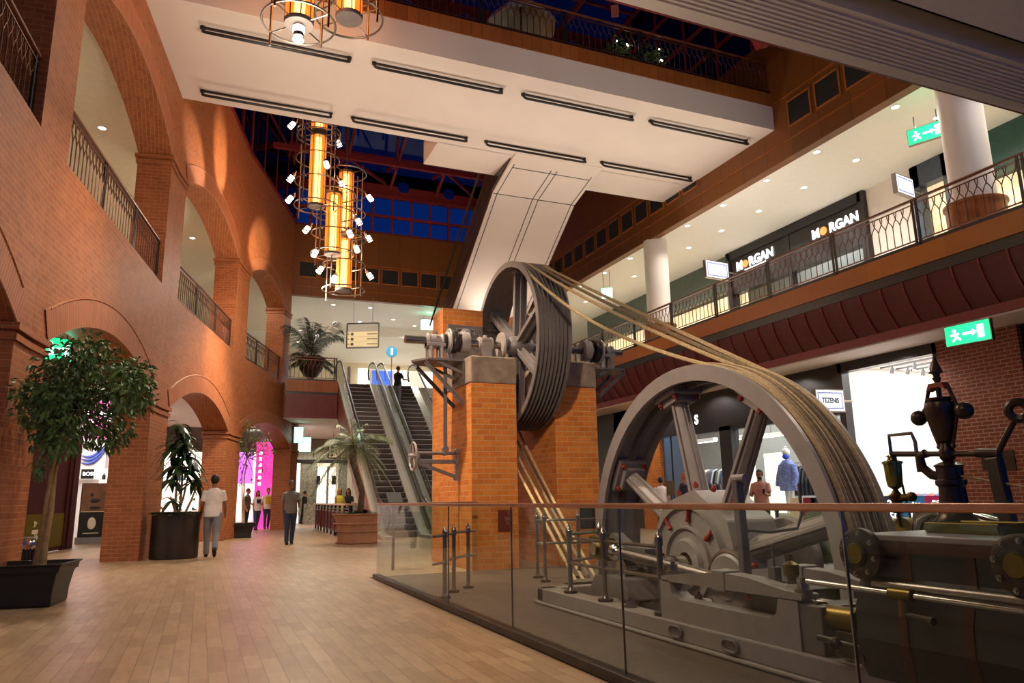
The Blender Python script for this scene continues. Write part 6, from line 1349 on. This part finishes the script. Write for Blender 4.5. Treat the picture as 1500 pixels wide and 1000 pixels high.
y_ = yz_(1092, 600, 15.4); solo('lit_window_strip', MB().box((15.4, y_ - .12, .3), (15.5, y_ + .12, 2.9)), M['winwhite'], 'narrow bright light strip beside the black window post', 'light strip')
for k, (px, x) in enumerate(((1030, 16.5), (1092, 16.8), (1130, 17.2))):
    y_ = atx(px, 645, x).y; t = thing('spot_bar', 'bright ceiling spot bar in the clothing shop, %s' % ('by the upright spoke', 'behind the black post', 'above the mannequin')[k], 'light', (x, y_, 3.1)); part('bar', MB().box((x - .1, y_ - .7, 3.0), (x + .1, y_ + .7, 3.12)), M['paper'], t); part('lamp_face', MB().box((x - .08, y_ - .65, 2.99), (x + .08, y_ + .65, 3.0)), glow('spot bar light', '#ffffff', 6.), t); part('suspension', MB().cyl((x, y_, 3.12), (x, y_, 4.42), .01, n=5), M['steel'], t)
# mannequin
c = atx(1158, 735, 15.7); c.z = 0; t = thing('mannequin', 'mannequin in a fluffy blue coat and white beanie with a blue scarf over the face', 'mannequin', tuple(c)); hz = .62
part('plinth', MB().box((c.x - .3, c.y - .35, 0), (c.x + .3, c.y + .35, hz)), M['paper'], t)
M['fur'] = mat('blue fluffy coat', '#7a86c8', .95, var=.45, scale=16, bump=1.); b = MB(); 
for s in (-1, 1): b.tube([c + V((0, .1 * s, hz)), c + V((0, .1 * s, hz + .45)), c + V((0, .09 * s, hz + .9))], [.05, .06, .08], 10)
b.sphere(c + V((0, 0, hz + 1.62)), .1, 14, (.9, .85, 1.15)); b.tube([c + V((0, 0, hz + 1.2)), c + V((0, 0, hz + 1.55))], .05, 10); part('body', b, M['paper'], t)
b = MB(); 
for z, rx, ry in (): pass
loft(b, [(c + V((0, 0, hz + .62)), .22, .3), (c + V((0, 0, hz + .9)), .22, .3), (c + V((0, 0, hz + 1.2)), .2, .29), (c + V((0, 0, hz + 1.38)), .17, .26), (c + V((0, 0, hz + 1.5)), .1, .13)])
for s in (-1, 1): b.tube([c + V((0, .22 * s, hz + 1.36)), c + V((-.02, .32 * s, hz + 1.05)), c + V((-.1, .32 * s, hz + .75))], [.1, .1, .09], 12)
part('coat', b, M['fur'], t, remesh=.02); part('beanie', MB().sphere(c + V((0, 0, hz + 1.72)), .115, 14, (1, .95, 1.1)).sphere(c + V((0, 0, hz + 1.86)), .04, 8), M['paper'], t); part('scarf', MB().sphere(c + V((-.02, 0, hz + 1.6)), .108, 14, (1, .95, .8)), mat('bright blue knit', '#2a5ae0', .8), t)
for k, (px, mt) in enumerate(((1165, '#dfe0c0'), (1185, '#8a2430'), (1197, '#2a3050'), (1212, '#d8dce8'))):
    q = atx(px, 735, 14.7); solo('display_bag', MB().prism([(-.28, 0), (.28, 0), (.2, .75), (-.2, .75)], (14.7, q.y, .3), (0, 1, 0), (0, 0, 1), .12), mat('display bag %d' % k, mt, .6), '%s standing bag-shaped display in front of the clothing shop' % ('pale green', 'dark red', 'navy', 'pale grey')[k], 'display')
solo('display_ledge', MB().box((14.55, yz_(1225, 760, 14.7), 0), (14.9, yz_(1150, 760, 14.7), .3)), M['paper'], 'low white ledge under the bag-shaped displays', 'ledge')
for k, px in enumerate((1446, 1478)): q = atx(px, 674, XS - .14); solo('wall_plaque', MB().box((XS - .15, q.y - .12, q.z - .2), (XS - .12, q.y + .12, q.z + .2)), M['darksteel'], 'small dark plaque on the brick shop pillar, %s' % ('behind the lever', 'beside the bollard')[k], 'plaque')
q = atx(982, 715, 12.5); t = thing('lectern_board', 'small olive board on a stand between the hub and the blue doors', 'board', (12.5, q.y, 0)); part('board', MB().box((12.5, q.y - .2, q.z - .2), (12.53, q.y + .2, q.z + .22)), mat('olive board', '#5a5238', .6), t); part('stand', MB().cyl((12.53, q.y, 0), (12.53, q.y, q.z), .02, n=8), M['darksteel'], t)
# ---- upper right gallery shops, line X = 18.1
XM = 18.1; M['greyg'] = mat('grey green bulkhead', '#4e5a50', .6); M['dusk'] = mat('blue grey portal', '#3c4858', .4); M['greenf'] = mat('dark green fascia', '#1f4a40', .5); M['creamlit'] = glow('cream lit shop interior', '#f0dcb4', .9, '#d8c090', 1.2)
ym = lambda px, py=300: atx(px, py, XM).y
y0, y1 = ym(1265, 290), ym(1070, 380)
struct('wall_gallery_far', MB().box((XM, y1, 8.75), (XM + .2, 33, 10.15)), M['greyg']); struct('window_60', MB().box((XM + .6, y1, 6.13), (XM + .7, 33, 8.8)), M['creamlit'])
struct('wall_gallery_sign', MB().box((XM - .1, y0, 8.5), (XM + .2, y1, 10.14)), M['facade']); m = MB(); m.box((XM - .16, y0 - .1, 6.13), (XM + .2, y0 + .12, 10.14)).box((XM - .16, y1 - .12, 6.13), (XM + .2, y1 + .1, 10.14)).box((XM - .16, y0, 9.82), (XM + .1, y1, 10.14)).box((XM - .12, (y0+y1)/2 - .05, 6.13), (XM + .1, (y0+y1)/2 + .05, 9.9)); struct('trim_80', m, M['facade'])
struct('window_61', MB().box((XM + .05, y0, 6.13), (XM + .065, y1, 8.5)), M['glass']); struct('wall_gallery_shop_back', MB().box((20.6, 5, 6.1), (20.8, 33, 10.2)), M['shopgrey'])
struct('floor_gallery_shop', MB().box((18.0, 5, 6.05), (20.7, 32, 6.125)), M['tile'])
for k in range(3):
    yy = y0 + 1.2 + 2.0 * k; solo('shop_shelf', MB().box((20.1, yy - .8, 7.0), (20.55, yy + .8, 7.06)), M['winwhite'], 'bright shelf strip inside the upper shop, %s' % ('nearest', 'middle', 'farthest')[k], 'shelf')
struct('wall_gallery_white', MB().box((XM, ym(1335, 250), 6.13), (XM + .2, y0, 10.15)), M['white'])
ya, yb = ym(1395, 240), ym(1335, 250); m = MB(); m.box((XM - .1, ya, 9.5), (XM + .2, yb, 10.14)).box((XM - .1, yb - .25, 6.13), (XM + .2, yb, 10.14)).box((XM - .1, ya, 6.13), (XM + .2, ya + .25, 10.14)); struct('door_3', m, M['dusk']); struct('window_62', MB().box((XM + .4, ya, 6.13), (XM + .5, yb, 9.6)), M['creamlit'])
struct('wall_gallery_green', MB().box((XM - .1, 5, 9.0), (XM + .2, ya, 10.15)), M['greenf']); struct('window_63', MB().box((XM + .5, 5, 6.13), (XM + .6, ya, 9.05)), M['creamlit'])
for pxm, pym, sz in ((1218, 333, .42), (1101, 382, .46)):
    q = atx(pxm, pym, XM - .13); rt = (PI / 2, 0, -PI / 2); t = thing('shop_sign', 'lit white shop name with orange O on the black facade, %s' % ('nearer the white wall' if pxm > 1200 else 'beside the projecting white sign'), 'sign', tuple(q))
    text('letters', 'M', M['letter'], t, q + V((0, .67, 0)), rt, sz, bold=.012); text('letters', 'RGAN', M['letter'], t, q + V((0, -.48, 0)), rt, sz, bold=.012); part('orange_letter', MB().lathe([(0, 0), (.135, 0), (.135, -.02), (0, -.02)], q + V((0, .33, -.0)), (1, 0, 0), 24), glow('orange letter', '#ff7a3c', 2.), t)
    part('subtitle', MB().bar(q + V((0, .4, -.23)), q + V((0, -.72, -.23)), .006, .045), M['letter'], t)
# far gallery: bright shop, blue poster, information disc
struct('window_70', MB().box((8.6, 45.6, 6.2), (13.6, 45.7, 9.3)), M['winwhite'])
q = aty(560, 537, 38.5); t = thing('lit_poster', 'blue lit poster panel at the head of the escalators', 'poster', (q.x, 38.5, 6.13)); part('panel', MB().box((q.x - .62, 38.5, 6.13), (q.x + .72, 38.62, 8.0)), M['paper'], t); f = part('lit_face', MB().box((q.x - .55, 38.49, 6.3), (q.x + .55, 38.5, 7.95)), M['blue'], t)
for z, w in ((7.1, .3), (6.95, .34), (6.5, .36)): part('white_line', MB().box((q.x - .1, 38.48, z), (q.x - .1 + w, 38.49, z + .08)), M['letter'], f)
q = aty(574, 515, 37.5); t = thing('information_sign', 'round teal information sign beside the blue poster', 'sign', tuple(q)); part('disc', MB().cyl(q, q + V((0, .04, 0)), .3, n=32), mat('teal sign', '#2a7a9a', .5, emit=.3), t); text('symbol', 'i', M['letter'], t, q - V((0, .012, 0)), (PI / 2, 0, 0), .5, bold=.02); part('pole', MB().cyl((q.x, q.y + .03, 6.13), (q.x, q.y + .03, q.z), .03, n=8), M['steel'], t)
q = aty(511, 552, 33.6); t = thing('waist_post', 'slim steel post left of the escalator head', 'post', (q.x, 33.6, 6.13)); part('post', MB().cyl((q.x, 33.6, 6.13), (q.x, 33.6, 7.15), .07, n=16), M['steel'], t); part('cap', MB().sphere((q.x, 33.6, 7.16), .07, 10), M['steel'], t)
# bridge top: parasol and lit plants
q = V((7.3, 16.4, 12.2)); t = thing('parasol', 'folded-edge cream parasol standing on the white bridge', 'parasol', tuple(q)); part('pole', MB().cyl(q, q + U * 2.5, .03, n=10), M['darksteel'], t); part('canopy', MB().lathe([(0, 2.5), (.3, 2.35), (.85, 1.85), (1.0, 1.6), (.97, 1.6), (.8, 1.85), (0, 2.42)], q, n=8, sm=False), M['cream'], t); part('base', MB().cyl(q, q + U * .1, .3, n=20), M['black'], t)
for k, (x, lab) in enumerate(((9.6, 'left'), (10.6, 'right'))):
    t = thing('lit_planter', 'planter with tiny lights behind the bridge railing, %s one' % lab, 'planter', (x, 15.1, 12.2)); c = V((x, 15.1, 12.2)); part('box', MB().box(c - V((.35, .15, 0)), c + V((.35, .15, .35))), M['pot'], t); m = MB(); r = random.Random(k)
    for _ in range(170): p = c + V((r.uniform(-.35, .35), r.uniform(-.2, .2), .35 + r.random() * .6)); leafquad(m, p, rdir(r), rdir(r), .14, .06)
    part('foliage', m, M['leaf'], t)
    for j in range(3): p = c + V((r.uniform(-.3, .3), -.2, .45 + r.random() * .5)); part('fairy_light', MB().sphere(p, .022, 8), M['lampface'], t)
# ================================================================== CAMERA, WORLD, LIGHTS
cam = bpy.data.cameras.new('camera'); co = bpy.data.objects.new('camera', cam); COL.objects.link(co)
cam.sensor_width = 36; cam.lens = FPX / 1500 * 36; cam.clip_end = 300; cam.clip_start = .05
fw = V((_x.z, _y.z, _up.z)); ri = V((_x.x, _y.x, _up.x)); uu = V((_x.y, _y.y, _up.y))
R = Matrix((ri, uu, -fw)).transposed(); co.matrix_world = Matrix.Translation(CAM) @ R.to_4x4()
sc.camera = co
w = bpy.data.worlds.new('dusk'); sc.world = w; w.use_nodes = True; nt = w.node_tree; bg = nt.nodes['Background']
tc = nt.nodes.new('ShaderNodeTexCoord'); sp = nt.nodes.new('ShaderNodeSeparateXYZ'); nt.links.new(tc.outputs['Generated'], sp.inputs[0])
rp = nt.nodes.new('ShaderNodeValToRGB'); rp.color_ramp.elements[0].color = S('#2660c4'); rp.color_ramp.elements[1].color = S('#0a2050'); rp.color_ramp.elements[1].position = .8
nt.links.new(sp.outputs['Z'], rp.inputs[0]); nt.links.new(rp.outputs[0], bg.inputs[0]); bg.inputs[1].default_value = .5
def lamp(kind, loc, e, col=(1, .75, .5), r=.1, name='lamp', to=None, **k):
    l = bpy.data.lights.new(name, kind); l.energy = e; l.color = col
    o = bpy.data.objects.new(name, l); COL.objects.link(o); o.location = loc
    if kind in ('POINT', 'SPOT'): l.shadow_soft_size = r
    for a, b in k.items(): setattr(l, a, b)
    if to is not None: o.rotation_euler = (V(to) - V(loc)).to_track_quat('-Z', 'Y').to_euler()
    return o
WARM, NEUT, WHITE = (1, .72, .45), (1, .94, .87), (.95, .97, 1)
DOWN = lambda p: (p[0], p[1], p[2] - 1)
exec_lights = True
# warm hall light: chandelier lamps, plus unseen fill lamps added for engine, piers, bridges
WARM = (1, .83, .65)
for (x, y, z, e) in ((1.1, 12.6, 8.9, 220), (3.0, 23.5, 8.0, 420), (-.6, 2.0, 5.0, 50), (2.4, 6.6, 4.7, 110), (8.5, 9.5, 10.2, 190)): lamp('POINT', (x, y, z), e, WARM, .5)  # points near the footbridge and high right are added, without fixtures
for loc, to, e, a in (((1.1, 12.6, 9.0), (4.7, 12.4, 2.2), 2600, 44), ((1.1, 12.6, 9.0), (0, 11, 0), 1100, 100), ((3.0, 23.5, 8), (1.5, 22, 0), 1700, 110),
        ((2.6, 22.5, 9.0), (-.3, 22.5, 11.6), 1500, 30), ((3.2, 24.5, 9.0), (1.2, 28.0, 10.6), 1300, 32), ((2.2, 22., 9.0), (-.9, 20.0, 10.4), 1100, 26), ((3.5, 24.5, 9.0), (7, 32.8, 11.5), 500, 60), ((3.6, 24.0, 8.0), (6.5, 28, 3), 900, 60),
        ((2.0, 6.0, 5.3), (5.0, 12.1, 2.6), 900, 44), ((.6, 8.2, 5.3), (5.0, 6.9, 1.7), 560, 46), ((.3, 6.2, 5.3), (3.7, 5.6, .2), 110, 44), ((-.6, 3.0, 5.3), (.4, 8, 0), 300, 90), ((1.4, 11.5, 9.0), (-1.8, 15.5, 5.0), 380, 80), ((0.2, 1.4, 5.38), (0.2, 1.6, 0), 420, 62), ((7.6, 4.7, 5.38), (5.5, 5.6, 2.0), 300, 60), ((2.4, 21, 8.4), (.4, 25, 5.2), 700, 75), ((3.5, 15.5, 8.5), (4.4, 13.0, 2.0), 500, 60), ((1.1, 12.6, 9.0), (5.3, 12.7, 4.3), 900, 24)):  # low spots near the engine: added unseen fill for wheel, bed, ropes, floor
    lamp('SPOT', loc, e, WARM, .12, to=to, spot_size=math.radians(a), spot_blend=.7)
for x, e in ((1, 95), (5, 180), (9, 185), (12.5, 165)): lamp('SPOT', (x, 16.5, 7.2), e, (1, .88, .8), .4, to=(x, 16.6, 11), spot_size=math.radians(150), spot_blend=.8)  # unseen uplights added in mid-air to brighten the bridge soffit
lamp('SPOT', (9.4, 24.0, 6.4), 260, (1, .86, .74), .3, to=(9.4, 22.5, 10), spot_size=math.radians(120), spot_blend=.8)
DL = [(x, y, 10.1) for x in (14.72, 16.14) for y in (7.6, 9.4, 11.2, 13.68, 15.62, 17.6, 19.5, 21.4, 23.2, 25.2, 27.2, 29.5)]
for p in DL: lamp('SPOT', p, 110, NEUT, .06, to=DOWN(p), spot_size=math.radians(150), spot_blend=.5)
FDL = [(5.16, 34, 10.15), (6.9, 34, 10.15), (9.8, 34, 10.15), (8.5, 36, 10.15), (6.98, 37, 10.15), (9.89, 37, 10.15), (5., 40, 10.15), (8, 42, 9.6), (11, 42, 9.6)]
for p in FDL: lamp('SPOT', p, 160, NEUT, .06, to=DOWN(p), spot_size=math.radians(150), spot_blend=.5)
LDL = [(-2.9, 12.6, 10.1), (-2.8, 18.9, 10.1), (-.85, 26.4, 10.1), (.9, 31., 10.1)]
for p in LDL: lamp('SPOT', p, 150, NEUT, .06, to=DOWN(p), spot_size=math.radians(150), spot_blend=.5)
for p in [(14.5, 12.2, 4.38), (14.5, 15.5, 4.38), (14.5, 19, 4.38), (14.5, 22.5, 4.38), (5.5, 41.5, 4.5), (7, 41.5, 4.5), (-3.4, 10, 4.5), (-3.0, 14.5, 4.5), (-2.6, 20.5, 4.5), (-1.6, 24, 4.5), (.0, 30, 4.5), (3.5, 36, 4.5), (8, 38, 4.5), (5, 44, 4.5)]:  # no fixtures; right soffit and cafe spots added to brighten dim surfaces
    lamp('SPOT', p, 130, NEUT, .08, to=DOWN(p), spot_size=math.radians(150), spot_blend=.5)
def area(loc, e, sx, sy, col=(1,.96,.9), to=None, name='shop light'):
    l = bpy.data.lights.new(name, 'AREA'); l.shape = 'RECTANGLE'; l.size = sx; l.size_y = sy; l.energy = e; l.color = col
    o = bpy.data.objects.new(name, l); COL.objects.link(o); o.location = loc
    if to is not None: o.rotation_euler = (V(to) - V(loc)).to_track_quat('-Z', 'Y').to_euler()
    return o
for u, d, e in ((-9, 1.8, 120), (-4, 1.6, 60)): area(S_(u, d, 4.5), e, 2.5, 2.0)
area((-4.0, 29.6, 4.5), 150, 2, 3); area((0, 37.6, 4.5), 260, 2.5, 2); area((2.2, 37, 4.5), 60, 1, 1.5)
for loc, e in ((aty(1419, 488, 8.9) + V((-.35, -.1, 0)), 5), (aty(1358, 195, 10.6) + V((-.3, -.2, .1)), 7), (aty(84, 512, 15.8) + V((.2, -.3, 0)), 3), (aty(889, 430, 22.5) + V((0, -.3, .2)), 5), (aty(627, 476, 34.5) + V((0, -.3, .1)), 5)): lamp('POINT', loc, e, (.1, 1, .55), .08)
area((16.8, 12.3, 4.34), 190, 2.6, 2.6, (1, .98, .97)); area((16.8, 16.5, 4.4), 220, 2.5, 3.5, (.97, .98, 1)); area((16.8, 21, 4.4), 220, 2.5, 3.5, (.97, .98, 1))
area((19.4, 18, 10.1), 160, 2, 5, (.95, .97, 1)); area((10, 44, 10.0), 260, 4, 2); area((5, 44.5, 4.5), 160, 4, 2)
vs_ = sc.view_settings; sc.display_settings.display_device = 'sRGB'; vs_.view_transform = 'Standard'; vs_.look = 'None'; vs_.gamma = 1; vs_.use_curve_mapping = False; vs_.exposure = .3
sc.cycles.use_denoising = True
sc.cycles.max_bounces = 7; sc.cycles.diffuse_bounces = 4; sc.cycles.transparent_max_bounces = 16; sc.cycles.sample_clamp_indirect = 6
